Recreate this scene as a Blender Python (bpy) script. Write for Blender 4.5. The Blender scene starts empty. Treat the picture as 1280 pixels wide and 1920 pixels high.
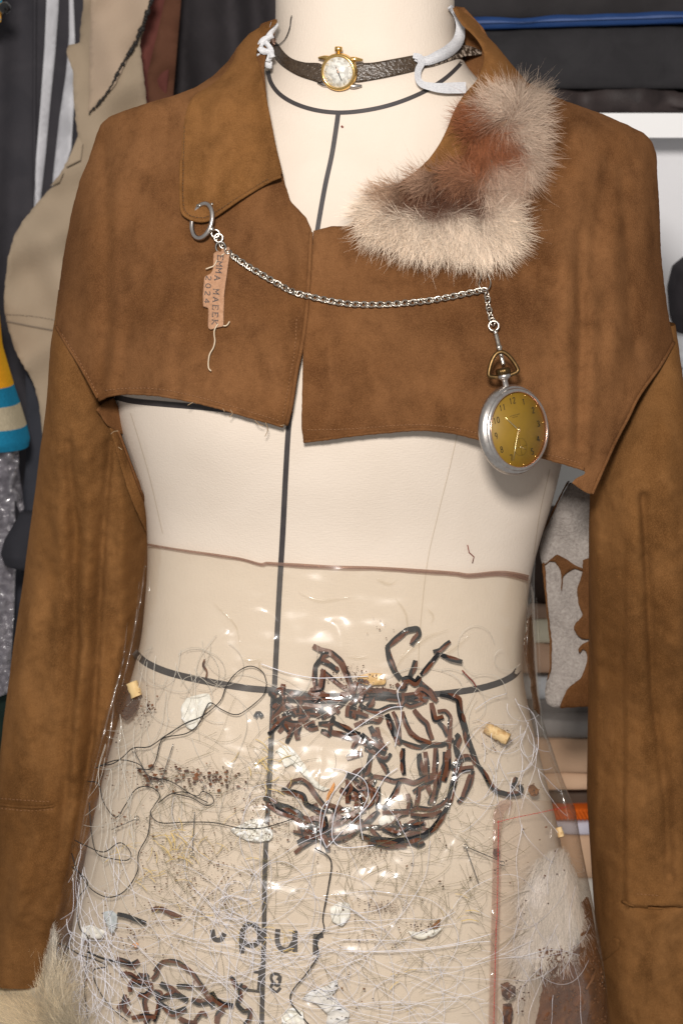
import bpy, math, random
import numpy as np
from mathutils import Vector
from mathutils.geometry import delaunay_2d_cdt
R = random.Random(7)
NR = np.random.RandomState(11)
SC = bpy.context.scene
COL = SC.collection

# ------------------------------------------------------------------ camera, world, lamps, exposure
PITCH = math.radians(10.0); TH = 0.25
CAM = np.array([0.0, -1.6, 1.15 + 1.6 * math.tan(PITCH)])
cd = bpy.data.cameras.new('camera'); cam = bpy.data.objects.new('camera', cd); COL.objects.link(cam)
cam.location = CAM; cam.rotation_euler = (math.pi / 2 - PITCH, 0, 0)
cd.sensor_width = 36; cd.sensor_fit = 'AUTO'; cd.lens = 18 / TH; cd.clip_start = 0.05; cd.clip_end = 50
cd.dof.use_dof = True; cd.dof.focus_distance = 1.5; cd.dof.aperture_fstop = 11
SC.camera = cam
W = bpy.data.worlds.new('World'); SC.world = W; W.use_nodes = True
bg = W.node_tree.nodes['Background']; bg.inputs[0].default_value = (1.0, 0.97, 0.95, 1); bg.inputs[1].default_value = 0.34
def lamp(name, loc, target, size, energy, col):
    l = bpy.data.lights.new(name, 'AREA'); l.shape = 'DISK'; l.size = size; l.energy = energy; l.color = col
    o = bpy.data.objects.new(name, l); COL.objects.link(o); o.location = loc
    o.rotation_euler = (Vector(target) - Vector(loc)).to_track_quat('-Z', 'Y').to_euler()
lamp('flash', (-0.07, -1.66, 1.78), (0, 0, 1.05), 0.2, 36, (1.0, 0.945, 0.895))
SC.view_settings.view_transform = 'Standard'; SC.view_settings.look = 'None'
SC.view_settings.exposure = 0.0; SC.view_settings.gamma = 1.0
SC.cycles.transparent_max_bounces = 40; SC.cycles.max_bounces = 10; SC.cycles.sample_clamp_indirect = 6

# ------------------------------------------------------------------ geometry helpers
def dirs(px, py):
    px = np.asarray(px, float); py = np.asarray(py, float)
    sx = (px - 640) / 960 * TH; sy = (960 - py) / 960 * TH
    c, s = math.cos(PITCH), math.sin(PITCH)
    return np.stack([sx, c + s * sy, -s + c * sy], -1)
def P(px, py, Y):
    d = dirs(px, py); t = (np.asarray(Y, float) - CAM[1]) / d[..., 1]
    return CAM + d * t[..., None]
def proj(v):
    q = np.asarray(v, float) - CAM; c, s = math.cos(PITCH), math.sin(PITCH)
    dep = q[..., 1] * c - q[..., 2] * s; u = q[..., 1] * s + q[..., 2] * c
    return 640 + q[..., 0] / dep / TH * 960, 960 - u / dep / TH * 960
PX = 2 * 1.625 * TH / 1920          # metres per photo pixel at the figure

def cr(pts, n=8, closed=False):
    """Catmull-Rom through the points."""
    p = np.asarray(pts, float)
    if len(p) < 3 and not closed:
        t = np.linspace(0, 1, n * (len(p) - 1) + 1)[:, None]
        return p[0] + (p[-1] - p[0]) * t
    if closed: q = np.vstack([p[-1], p, p[0], p[1]])
    else: q = np.vstack([2 * p[0] - p[1], p, 2 * p[-1] - p[-2]])
    out = []
    for i in range(1, len(q) - 2):
        a, b, c, d = q[i - 1:i + 3]
        t = np.linspace(0, 1, n, endpoint=False)[:, None]
        out.append(.5 * (2 * b + (c - a) * t + (2 * a - 5 * b + 4 * c - d) * t ** 2 + (3 * b - a - 3 * c + d) * t ** 3))
    out = np.vstack(out)
    return out if closed else np.vstack([out, q[-2]])
def resample(p, step):
    p = np.asarray(p, float); s = np.r_[0, np.cumsum(np.linalg.norm(np.diff(p, axis=0), axis=1))]
    n = max(2, int(s[-1] / step) + 1); t = np.linspace(0, s[-1], n)
    return np.stack([np.interp(t, s, p[:, k]) for k in range(p.shape[1])], -1)
def pdist(px, py, line):
    """distance of points to a polyline, and the signed side."""
    best = np.full(np.shape(px), 1e9); sgn = np.zeros(np.shape(px))
    l = np.asarray(line, float)
    for a, b in zip(l[:-1], l[1:]):
        d = b - a; L = (d ** 2).sum() or 1
        t = np.clip(((px - a[0]) * d[0] + (py - a[1]) * d[1]) / L, 0, 1)
        q = np.hypot(px - a[0] - t * d[0], py - a[1] - t * d[1])
        s = (px - a[0]) * d[1] - (py - a[1]) * d[0]
        m = q < best; best = np.where(m, q, best); sgn = np.where(m, np.sign(s), sgn)
    return best, sgn
def waves(px, py, seed, size, n=14):
    r = np.random.RandomState(seed); o = np.zeros(np.shape(px))
    for i in range(n):
        a = r.rand() * 6.28; f = 6.28 / (size * (0.5 + r.rand())); o = o + np.sin((px * math.cos(a) + py * math.sin(a)) * f + r.rand() * 6.28)
    return o / math.sqrt(n)
def inside(px, py, poly):
    p = np.asarray(poly, float); r = np.zeros(np.shape(px), bool); j = len(p) - 1
    for i in range(len(p)):
        xi, yi = p[i]; xj, yj = p[j]
        if yi != yj:
            c = ((yi > py) != (yj > py)) & (px < (xj - xi) * (py - yi) / (yj - yi) + xi)
            r ^= c
        j = i
    return r

class Shell:
    """rows: (py, left px, right px, half depth, centre Y); rounded horizontal sections."""
    def __init__(s, rows, n=2.3, bump=None):
        rows = sorted(rows); py = np.array([r[0] for r in rows], float)
        f = np.linspace(py[0], py[-1], 300); k = []
        yc = np.array([r[4] if len(r) > 4 else 0.0 for r in rows])
        for j in (1, 2, 3):
            v = np.array([r[j] for r in rows], float); g = np.interp(f, py, v)
            ker = np.hanning(17); ker /= ker.sum(); g = np.convolve(np.pad(g, 8, 'reflect', reflect_type='odd'), ker, 'valid'); k.append(g)
        s.yc = np.interp(f, py, yc); s.n = n; s.bump = bump
        L = P(k[0], f, s.yc); Rr = P(k[1], f, s.yc); s.z = L[:, 2]; o = np.argsort(s.z)
        s.xl = L[o, 0]; s.xr = Rr[o, 0]; s.b = k[2][o]; s.yc = s.yc[o]; s.z = s.z[o]
    def at(s, z):
        return [np.interp(z, s.z, q) for q in (s.xl, s.xr, s.b, s.yc)]
    def front(s, x, z):
        xl, xr, b, yc = s.at(z); u = np.clip(np.abs((x - (xl + xr) / 2) / ((xr - xl) / 2)), 0, .9985)
        Y = yc - b * (1 - u ** s.n) ** (1 / s.n)
        return Y - s.bump(x, z) * (1 - u ** 4) if s.bump else Y
    def pts(s, px, py, off=0.0):
        px = np.asarray(px, float); py = np.asarray(py, float); d = dirs(px, py)
        Y = np.full(px.shape, -0.08)
        for i in range(16):
            q = CAM + d * ((Y - CAM[1]) / d[..., 1])[..., None]
            Y = .35 * Y + .65 * s.front(q[..., 0], q[..., 2])
        q = CAM + d * ((Y - CAM[1]) / d[..., 1])[..., None]
        return q - d / np.linalg.norm(d, axis=-1)[..., None] * np.asarray(off)[..., None]
    def loft(s, z0, z1, nz, na, a0=0.0, a1=2 * math.pi, disp=None, cap=False):
        """closed or part loft; angle 0 = +x, pi/2 = front."""
        zs = np.linspace(z0, z1, nz); full = abs(a1 - a0 - 2 * math.pi) < 1e-6
        an = np.linspace(a0, a1, na, endpoint=not full)
        V = []
        for z in zs:
            xl, xr, b, yc = s.at(z); c, q = np.cos(an), np.sin(an)
            u = np.sign(c) * np.abs(c) ** (2 / s.n); w = np.sign(q) * np.abs(q) ** (2 / s.n)
            x = (xl + xr) / 2 + (xr - xl) / 2 * u; Y = yc - b * w
            if s.bump: Y = np.where(q > 0, Y - s.bump(x, z) * (1 - np.abs(u) ** 4), Y)
            V.append(np.stack([x, Y, np.full_like(x, z)], -1))
        V = np.array(V)
        if disp:
            px, py = proj(V); d = disp(px, py) * np.clip(np.sin(an) * 2 + .3, 0, 1)[None]
            V[..., 1] -= d
        F = []; m = na if full else na - 1
        for i in range(nz - 1):
            for j in range(m):
                k = (j + 1) % na; F.append((i * na + j, i * na + k, (i + 1) * na + k, (i + 1) * na + j))
        if cap: F.append(tuple(range(na - 1, -1, -1))); F.append(tuple((nz - 1) * na + j for j in range(na)))
        return V.reshape(-1, 3), F

# ------------------------------------------------------------------ object helpers
class MB:
    def __init__(s): s.v = []; s.f = []; s.n = 0; s.c = []
    def add(s, v, f, c=None):
        v = np.asarray(v, float).reshape(-1, 3); s.v.append(v)
        if isinstance(f, np.ndarray): s.f += (f + s.n).tolist()
        else: s.f += [tuple(i + s.n for i in q) for q in f]
        s.n += len(v)
        if c is not None:
            c = np.asarray(c, float); s.c.append(np.tile(c, (len(v), 1)) if c.ndim == 1 else c)
        return s
def link(name, mb, m, parent=None, smooth=True, kind=None, label=None, cat=None, group=None, origin=None):
    v = np.vstack(mb.v)
    if parent is not None: o0 = np.array(parent['_o'])
    elif origin is not None: o0 = np.array(origin)
    else: o0 = np.array([(v[:, 0].min() + v[:, 0].max()) / 2, (v[:, 1].min() + v[:, 1].max()) / 2, v[:, 2].min()])
    me = bpy.data.meshes.new(name); me.from_pydata((v - o0).tolist(), [], mb.f); me.validate()
    if smooth: me.polygons.foreach_set('use_smooth', [True] * len(me.polygons))
    if mb.c:
        at = me.color_attributes.new('tint', 'FLOAT_COLOR', 'POINT'); cc = np.hstack([np.vstack(mb.c), np.ones((len(v), 1))])
        at.data.foreach_set('color', cc.ravel())
    me.materials.append(m); me.update()
    o = bpy.data.objects.new(name, me); COL.objects.link(o)
    if parent is not None: o.parent = parent_of(parent)
    if parent is None or parent['_lvl'] < 0: o.location = o0
    if kind: o['kind'] = kind
    if label: o['label'] = label
    if cat: o['category'] = cat
    if group: o['group'] = group
    return o
def parent_of(t): return t['_ob']
def thing(name, label, cat, loc, group=None):
    o = bpy.data.objects.new(name, None); o.empty_display_size = .02; COL.objects.link(o); o.location = tuple(loc)
    o['label'] = label; o['category'] = cat
    if group: o['group'] = group
    return {'_ob': o, '_o': tuple(float(q) for q in loc), '_lvl': 0}
def sub(o, t): return {'_ob': o, '_o': t['_o'], '_lvl': 1}      # parent handle for sub-parts (part sits at its thing's origin)

def strip(mb, path, w, D, off=0.0, th=.0004, th_ang=None, step=4, c=None):
    """a flat band along a pixel path, laid on D(px,py,off); th_ang = twist at each sample."""
    p = resample(path, step); n = len(p)
    t = np.gradient(p, axis=0); t /= np.linalg.norm(t, axis=1)[:, None] + 1e-9; nn = np.stack([-t[:, 1], t[:, 0]], -1)
    w = np.interp(np.linspace(0, 1, n), np.linspace(0, 1, len(np.atleast_1d(w))), np.atleast_1d(w)) / 2
    a = np.zeros(n) if th_ang is None else th_ang(n)
    offs = off(p[:, 0], p[:, 1]) if callable(off) else np.full(n, off)
    rows = []
    for s_, k in ((-1, 0), (1, 0), (1, 1), (-1, 1)):
        q = p + nn * (w * np.cos(a) * s_)[:, None]
        rows.append(D(q[:, 0], q[:, 1], offs + w * PX * np.sin(a) * s_ - k * th))
    flip = None
    V = np.stack(rows, 1).reshape(-1, 3); F = []
    for i in range(n - 1):
        for j in range(4): F.append((i * 4 + j, i * 4 + (j + 1) % 4, i * 4 + 4 + (j + 1) % 4, i * 4 + 4 + j))
    F += [(3, 2, 1, 0), tuple((n - 1) * 4 + j for j in range(4))]
    mb.add(V, F, c); return mb
def tube(mb, p, r, k=5, c=None, taper=None):
    p = np.asarray(p, float); n = len(p); t = np.gradient(p, axis=0); t /= np.linalg.norm(t, axis=1)[:, None] + 1e-12
    ref = np.array([0.31, -.2, .93]); a = np.cross(t, ref); a /= np.linalg.norm(a, axis=1)[:, None] + 1e-12; b = np.cross(t, a)
    rr = np.full(n, r) if taper is None else r * np.interp(np.linspace(0, 1, n), np.linspace(0, 1, len(taper)), taper)
    an = np.arange(k) / k * 2 * math.pi
    V = p[:, None] + (a[:, None] * np.cos(an)[None, :, None] + b[:, None] * np.sin(an)[None, :, None]) * rr[:, None, None]
    F = [(i * k + j, i * k + (j + 1) % k, i * k + k + (j + 1) % k, i * k + k + j) for i in range(n - 1) for j in range(k)]
    F += [tuple(range(k - 1, -1, -1)), tuple((n - 1) * k + j for j in range(k))]
    if c is not None and np.asarray(c).ndim == 2: c = np.repeat(np.asarray(c), k, 0)
    mb.add(V, F, c); return mb
def tubes(mb, Q, r, k=3, c=None, taper=None):
    """many strands at once: Q[n,s,3], r[n], c[n,s,3]."""
    n, S = Q.shape[:2]; t = np.gradient(Q, axis=1); t /= np.linalg.norm(t, axis=2)[..., None] + 1e-12
    a = np.cross(t, np.array([0.31, -.2, .93])); a /= np.linalg.norm(a, axis=2)[..., None] + 1e-12; b = np.cross(t, a)
    rr = np.asarray(r)[:, None] * (np.ones(S) if taper is None else np.interp(np.linspace(0, 1, S), np.linspace(0, 1, len(taper)), taper))[None]
    an = np.arange(k) / k * 2 * math.pi
    V = Q[:, :, None] + (a[:, :, None] * np.cos(an)[:, None] + b[:, :, None] * np.sin(an)[:, None]) * rr[:, :, None, None]
    i = np.arange(S - 1)[:, None] * k; j = np.arange(k)[None]; jn = (j + 1) % k
    f = np.stack([i + j, i + jn, i + k + jn, i + k + j], -1).reshape(-1, 4)
    F = (f[None] + (np.arange(n) * S * k)[:, None, None]).reshape(-1, 4)
    mb.add(V.reshape(-1, 3), F, None if c is None else np.repeat(c.reshape(-1, 3), k, 0)); return mb
def thread(mb, path, r, D, off, n=6, c=None, k=4, step=5, wob=0.0004):
    q = resample(cr(path, n), step); ph = R.random() * 9
    o = off + wob * np.sin(np.arange(len(q)) * .45 + ph)
    return tube(mb, D(q[:, 0], q[:, 1], o), r, k, c)
def panel(mb, outline, D, spacing=8, th=.0015, jit=.25, smooth_n=0, c=None, back=None):
    """fill a pixel outline, lay it on D(px,py,off) and give it thickness th."""
    ol = np.asarray(outline, float)
    if smooth_n: ol = cr(ol, smooth_n, True)
    ol = resample(np.vstack([ol, ol[0]]), spacing * .8)[:-1]
    x0, y0 = ol.min(0); x1, y1 = ol.max(0)
    gx, gy = np.meshgrid(np.arange(x0, x1, spacing), np.arange(y0, y1, spacing * .87)); gx[1::2] += spacing / 2
    g = np.stack([gx.ravel(), gy.ravel()], -1) + NR.uniform(-jit, jit, (gx.size, 2)) * spacing
    m = inside(g[:, 0], g[:, 1], ol); g = g[m]
    if len(g):
        d, _ = pdist(g[:, 0], g[:, 1], np.vstack([ol, ol[0]])); g = g[d > spacing * .45]
    al = np.vstack([ol, g]) if len(g) else ol
    r = delaunay_2d_cdt([Vector(q) for q in al], [], [list(range(len(ol)))], 1, 1e-4)
    v = np.array([tuple(q) for q in r[0]]); F = [tuple(f) for f in r[2]]
    area = lambda f: sum(v[f[i]][0] * v[f[(i + 1) % 3]][1] - v[f[(i + 1) % 3]][0] * v[f[i]][1] for i in range(3))
    F = [f if area(f) < 0 else f[::-1] for f in F]      # front faces look at the viewer
    A = D(v[:, 0], v[:, 1], np.zeros(len(v))); n = len(v)
    B = (back or D)(v[:, 0], v[:, 1], np.full(len(v), -th))
    cnt = {}
    for f in F:
        for i in range(3):
            e = (f[i], f[(i + 1) % 3]); cnt[e] = 1
    bd = [e for e in cnt if (e[1], e[0]) not in cnt]
    FF = F + [tuple(i + n for i in f[::-1]) for f in F] + [(b, a, a + n, b + n) for a, b in bd]
    mb.add(np.vstack([A, B]), FF, c); return mb
def stitches(mb, path, D, off=.0006, gap=7.0, ln=4.4, r=.00032, jit=.4):
    q = resample(cr(path, 8), gap); t = np.gradient(q, axis=0); t /= np.linalg.norm(t, axis=1)[:, None]
    for a, d in zip(q, t):
        a = a + NR.uniform(-jit, jit, 2); e = np.array([a - d * ln / 2, a, a + d * ln / 2])
        tube(mb, D(e[:, 0], e[:, 1], np.array([off * .2, off, off * .2])), r, 4)
    return mb
class Frame:
    def __init__(s, o, z, up):
        s.o = np.asarray(o, float); s.z = np.asarray(z, float); s.z /= np.linalg.norm(s.z)
        s.x = np.cross(np.asarray(up, float), s.z); s.x /= np.linalg.norm(s.x); s.y = np.cross(s.z, s.x)
    def __call__(s, p):
        p = np.asarray(p, float); return s.o + p[..., :1] * s.x + p[..., 1:2] * s.y + p[..., 2:3] * s.z
def lathe(mb, fr, prof, n=64, c=None):
    prof = np.asarray(prof, float); a = np.arange(n) / n * 2 * math.pi; m = len(prof)
    V = np.stack([prof[:, None, 0] * np.cos(a), prof[:, None, 0] * np.sin(a), np.repeat(prof[:, 1:2], n, 1)], -1)
    F = [(i * n + j, i * n + (j + 1) % n, i * n + n + (j + 1) % n, i * n + n + j) for i in range(m - 1) for j in range(n)]
    mb.add(fr(V.reshape(-1, 3)), F, c); return mb
def disc(mb, fr, r, z, n=64, th=.0004):
    return lathe(mb, fr, [(1e-5, z), (r, z), (r, z - th), (1e-5, z - th)], n)
def flat(mb, fr, pl, w, z, th=.00025):
    """strokes as thin raised bars in the frame's XY plane."""
    p = np.asarray(pl, float); t = np.gradient(p, axis=0); t /= np.linalg.norm(t, axis=1)[:, None] + 1e-9; nn = np.stack([-t[:, 1], t[:, 0]], -1)
    w = np.interp(np.linspace(0, 1, len(p)), np.linspace(0, 1, len(np.atleast_1d(w))), np.atleast_1d(w))[:, None] / 2
    V = np.stack([np.c_[p - nn * w, np.full(len(p), z)], np.c_[p + nn * w, np.full(len(p), z)], np.c_[p + nn * w, np.full(len(p), z - th)], np.c_[p - nn * w, np.full(len(p), z - th)]], 1).reshape(-1, 3)
    n = len(p); F = [(i * 4 + j, i * 4 + 4 + j, i * 4 + 4 + (j + 1) % 4, i * 4 + (j + 1) % 4) for i in range(n - 1) for j in range(4)] + [(0, 1, 2, 3), tuple((n - 1) * 4 + j for j in (3, 2, 1, 0))]
    mb.add(fr(V), F); return mb
def arc(cx, cy, rx, ry, a0, a1, n=12):
    a = np.radians(np.linspace(a0, a1, n)); return [(cx + rx * math.cos(q), cy + ry * math.sin(q)) for q in a]
GL = {'0': [arc(.5, .5, .4, .5, 90, 450, 18)], '1': [[(.3, .8), (.5, 1), (.5, 0)]],
 '2': [[(.12, .75), (.22, .93), (.5, 1), (.8, .9), (.84, .7), (.6, .42), (.08, 0), (.92, 0)]],
 '3': [[(.12, .92), (.45, 1), (.8, .88), (.78, .65), (.45, .53), (.85, .4), (.86, .15), (.5, 0), (.1, .08)]],
 '4': [[(.68, 0), (.68, 1), (.05, .3), (.95, .3)]], '5': [[(.85, 1), (.22, 1), (.16, .55), (.5, .63), (.86, .45), (.86, .15), (.5, 0), (.1, .08)]],
 '7': [[(.1, 1), (.9, 1), (.4, 0)]], '8': [arc(.5, .76, .32, .24, -90, 270, 16), arc(.5, .27, .4, .27, 90, 450, 16)],
 '9': [arc(.5, .7, .36, .3, 0, 360, 16), [(.86, .7), (.8, .3), (.55, 0)]],
 'E': [[(.15, 0), (.15, 1)], [(.0, 1), (.85, 1), (.85, .8)], [(.15, .52), (.6, .52)], [(.0, 0), (.88, 0), (.88, .22)]],
 'M': [[(.12, 0), (.12, 1), (.5, .35), (.88, 1), (.88, 0)], [(0, 0), (.28, 0)], [(.72, 0), (1, 0)], [(0, 1), (.15, 1)], [(.85, 1), (1, 1)]],
 'A': [[(.12, 0), (.5, 1), (.88, 0)], [(.25, .35), (.75, .35)], [(0, 0), (.28, 0)], [(.72, 0), (1, 0)]],
 'K': [[(.15, 0), (.15, 1)], [(.88, 1), (.2, .45), (.9, 0)], [(0, 0), (.32, 0)], [(0, 1), (.32, 1)], [(.7, 1), (1, 1)], [(.75, 0), (1, 0)]]}

# ------------------------------------------------------------------ materials
def mat(name, col, rough=.7, metal=0, col2=None, nscale=40, ncontrast=(.35, .65), bump=0, bscale=400, sheen=0, spec=.3, attr=False, detail=5, col3=None, n3=8, aniso=None, hair=False):
    m = bpy.data.materials.new(name); m.use_nodes = True; nt = m.node_tree; N = nt.nodes; b = N['Principled BSDF']
    b.inputs['Roughness'].default_value = rough; b.inputs['Metallic'].default_value = metal; b.inputs['Specular IOR Level'].default_value = spec
    if sheen: b.inputs['Sheen Weight'].default_value = sheen; b.inputs['Sheen Roughness'].default_value = .4; b.inputs['Sheen Tint'].default_value = (*[min(1, 2.5 * q) for q in col], 1)
    tc = N.new('ShaderNodeTexCoord')
    def noise(sc, det=detail, dist=0.0):
        n = N.new('ShaderNodeTexNoise'); n.inputs['Scale'].default_value = sc; n.inputs['Detail'].default_value = det; n.inputs['Distortion'].default_value = dist
        if aniso:
            mp = N.new('ShaderNodeMapping'); mp.inputs['Scale'].default_value = aniso
            nt.links.new(tc.outputs['Object'], mp.inputs[0]); nt.links.new(mp.outputs[0], n.inputs['Vector'])
        else: nt.links.new(tc.outputs['Object'], n.inputs['Vector'])
        return n.outputs['Fac']
    def ramp(f, lo, hi):
        r = N.new('ShaderNodeMapRange'); r.inputs[1].default_value = lo; r.inputs[2].default_value = hi; nt.links.new(f, r.inputs[0]); return r.outputs[0]
    def mix(f, a, c, kind='MIX'):
        x = N.new('ShaderNodeMix'); x.data_type = 'RGBA'; x.blend_type = kind
        if isinstance(f, float): x.inputs[0].default_value = f
        else: nt.links.new(f, x.inputs[0])
        for q, i in ((a, 6), (c, 7)):
            if isinstance(q, tuple): x.inputs[i].default_value = (*q, 1)
            else: nt.links.new(q, x.inputs[i])
        return x.outputs[2]
    c = None
    if attr:
        a = N.new('ShaderNodeVertexColor'); a.layer_name = 'tint'; c = a.outputs[0]
    if col2: c = mix(ramp(noise(nscale, dist=.6), *ncontrast), tuple(col) if c is None else c, tuple(col2))
    if col3: c = mix(ramp(noise(n3), .4, .68), c if c is not None else tuple(col), tuple(col3))
    if c is None: b.inputs['Base Color'].default_value = (*col, 1)
    else: nt.links.new(c, b.inputs['Base Color'])
    if bump:
        bp = N.new('ShaderNodeBump'); bp.inputs['Strength'].default_value = bump; bp.inputs['Distance'].default_value = .001
        nt.links.new(noise(bscale, 3), bp.inputs['Height']); nt.links.new(bp.outputs[0], b.inputs['Normal'])
    m['_c'] = 1
    return m
def weave(m, sc=900, s=.3, ratio=9):
    """uneven warp and weft threads."""
    nt = m.node_tree; N = nt.nodes; b = N['Principled BSDF']; tc = N.new('ShaderNodeTexCoord'); hs = []
    for st in ((1, 1, 1 / ratio), (1 / ratio, 1, 1)):
        mp = N.new('ShaderNodeMapping'); mp.inputs['Scale'].default_value = st; nt.links.new(tc.outputs['Object'], mp.inputs[0])
        n = N.new('ShaderNodeTexNoise'); n.inputs['Scale'].default_value = sc; n.inputs['Detail'].default_value = 2; nt.links.new(mp.outputs[0], n.inputs['Vector']); hs.append(n.outputs['Fac'])
    a = N.new('ShaderNodeMath'); a.operation = 'ADD'; nt.links.new(hs[0], a.inputs[0]); nt.links.new(hs[1], a.inputs[1])
    bp = N.new('ShaderNodeBump'); bp.inputs['Strength'].default_value = s; bp.inputs['Distance'].default_value = .0008
    nt.links.new(a.outputs[0], bp.inputs['Height']); nt.links.new(bp.outputs[0], b.inputs['Normal']); return m
def film(name, tint, gloss=.06, haze=.05, hcol=(.7, .65, .58), rough=.07, bscale=60, bstr=.3, soft=0.0):
    """thin clear vinyl: see-through, mirror-like at the surface, faintly milky."""
    m = bpy.data.materials.new(name); m.use_nodes = True; nt = m.node_tree; N = nt.nodes; N.remove(N['Principled BSDF']); out = N['Material Output']
    tr = N.new('ShaderNodeBsdfTransparent'); tr.inputs[0].default_value = (*tint, 1)
    gl = N.new('ShaderNodeBsdfGlossy'); gl.inputs['Roughness'].default_value = rough; gl.inputs[0].default_value = (1, 1, 1, 1)
    df = N.new('ShaderNodeBsdfDiffuse'); df.inputs[0].default_value = (*hcol, 1)
    fr = N.new('ShaderNodeFresnel'); fr.inputs[0].default_value = 1.5
    mx = N.new('ShaderNodeMath'); mx.operation = 'MULTIPLY_ADD'; mx.inputs[1].default_value = .6; mx.inputs[2].default_value = gloss - .03; nt.links.new(fr.outputs[0], mx.inputs[0])
    ge = N.new('ShaderNodeNewGeometry'); fm = N.new('ShaderNodeMath'); fm.operation = 'MULTIPLY'; iv = N.new('ShaderNodeMath'); iv.operation = 'SUBTRACT'; iv.inputs[0].default_value = 1.0
    nt.links.new(ge.outputs['Backfacing'], iv.inputs[1]); nt.links.new(mx.outputs[0], fm.inputs[0]); nt.links.new(iv.outputs[0], fm.inputs[1])
    tc = N.new('ShaderNodeTexCoord'); n1 = N.new('ShaderNodeTexNoise'); n1.inputs['Scale'].default_value = bscale; n1.inputs['Detail'].default_value = 2; n1.noise_type = 'RIDGED_MULTIFRACTAL'; mpg = N.new('ShaderNodeMapping'); mpg.inputs['Rotation'].default_value = (0, .5, 0); mpg.inputs['Scale'].default_value = (.4, 1, 1.3); n1.inputs['Distortion'].default_value = 1.2
    nt.links.new(tc.outputs['Object'], mpg.inputs[0]); nt.links.new(mpg.outputs[0], n1.inputs['Vector'])
    bp = N.new('ShaderNodeBump'); bp.inputs['Strength'].default_value = bstr; bp.inputs['Distance'].default_value = .002; nt.links.new(n1.outputs['Fac'], bp.inputs['Height'])
    nt.links.new(bp.outputs[0], gl.inputs['Normal'])
    a = N.new('ShaderNodeMixShader'); a.inputs[0].default_value = haze; nt.links.new(tr.outputs[0], a.inputs[1]); nt.links.new(df.outputs[0], a.inputs[2])
    b = N.new('ShaderNodeMixShader'); nt.links.new(fm.outputs[0], b.inputs[0]); nt.links.new(a.outputs[0], b.inputs[1]); nt.links.new(gl.outputs[0], b.inputs[2])
    if soft:            # scuffed skin of the sheet: a second, wide gloss
        g2 = N.new('ShaderNodeBsdfGlossy'); g2.inputs['Roughness'].default_value = .36; nt.links.new(bp.outputs[0], g2.inputs['Normal'])
        sf = N.new('ShaderNodeMath'); sf.operation = 'MULTIPLY'; sf.inputs[1].default_value = soft; nt.links.new(iv.outputs[0], sf.inputs[0])
        c = N.new('ShaderNodeMixShader'); nt.links.new(sf.outputs[0], c.inputs[0]); nt.links.new(b.outputs[0], c.inputs[1]); nt.links.new(g2.outputs[0], c.inputs[2]); b = c
    nt.links.new(b.outputs[0], out.inputs['Surface']); return m
M = {}
M['linen'] = weave(mat('linen', (.665, .58, .492), .85, col2=(.635, .55, .462), nscale=18, spec=.15), 1000, .25, 5)
SU = (.121, .0505, .0165); SD = (.060, .0235, .0082); SL = (.178, .082, .033)
def suede(name, base, dk, lt, aniso=None, seed=0.0):
    m = mat(name, base, .93, col2=dk, nscale=15, ncontrast=(.42, .66), bump=.6, bscale=1100, sheen=.12, spec=.06, col3=lt, n3=10, aniso=aniso, detail=8)
    nt = m.node_tree; N = nt.nodes; b = N['Principled BSDF']; src = b.inputs['Base Color'].links[0].from_socket; tc = N.new('ShaderNodeTexCoord')
    def layer(src, sc, lo, hi, colr, amt, stretch):
        mp = N.new('ShaderNodeMapping'); mp.inputs['Scale'].default_value = stretch; mp.inputs['Location'].default_value = (seed, seed * .7, seed * 1.3); nt.links.new(tc.outputs['Object'], mp.inputs[0])
        n = N.new('ShaderNodeTexNoise'); n.inputs['Scale'].default_value = sc; n.inputs['Detail'].default_value = 6; n.inputs['Distortion'].default_value = .35; nt.links.new(mp.outputs[0], n.inputs['Vector'])
        r = N.new('ShaderNodeMapRange'); r.inputs[1].default_value = lo; r.inputs[2].default_value = hi; r.inputs[4].default_value = amt; nt.links.new(n.outputs['Fac'], r.inputs[0])
        x = N.new('ShaderNodeMix'); x.data_type = 'RGBA'; nt.links.new(r.outputs[0], x.inputs[0]); nt.links.new(src, x.inputs[6]); x.inputs[7].default_value = (*colr, 1); return x.outputs[2]
    c = layer(src, 34, .5, .68, tuple(q * 1.12 for q in lt), .6, (1, 1, .55))
    c = layer(c, 27, .52, .7, tuple(q * .8 for q in dk), .7, (1, 1, .5))
    c = layer(c, 70, .5, .75, tuple(q * .8 for q in dk), .5, (1, 1, .8)); c = layer(c, 95, .52, .76, tuple(q * 1.1 for q in lt), .45, (1, 1, .7)); c = layer(c, 230, .5, .8, dk, .3, (1, 1, 1)); c = layer(c, 6.5, .46, .62, tuple(q * .9 for q in dk), .38, (1, 1, 1))
    c = layer(c, 1300, .42, .7, tuple(q * 1.35 for q in lt), .42, (1, 1, 1)); c = layer(c, 1500, .5, .75, dk, .45, (1, 1, 1))
    nt.links.new(c, b.inputs['Base Color']); return m
M['suede'] = suede('suede', (.131, .0555, .0195), SD, SL, None, 3.0)
M['suede_collar'] = suede('suede_collar', (.156, .068, .0195), (.086, .037, .011), (.21, .098, .034), None, 5.0)
M['suede_dark'] = suede('suede_dark', SU, SD, SL, None, 7.0)
M['suede_sleeve'] = suede('suede_sleeve', (.145, .0635, .0190), (.084, .036, .0108), (.195, .093, .033), (1.5, 1, .5), 1.0)
M['flesh'] = mat('suede_flesh_side', (.36, .325, .295), .95, col2=(.24, .21, .19), nscale=420, ncontrast=(.3, .7), bump=.8, bscale=700, spec=.05)
M['tape'] = mat('style_tape', (.042, .037, .038), .55, bump=.15, bscale=900, col2=(.055, .048, .047), nscale=60)
M['net_brown'] = mat('brown_tape_face', (.125, .043, .018), .34, spec=.4, bump=.3, bscale=200, col2=(.095, .033, .017), nscale=120)
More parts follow.
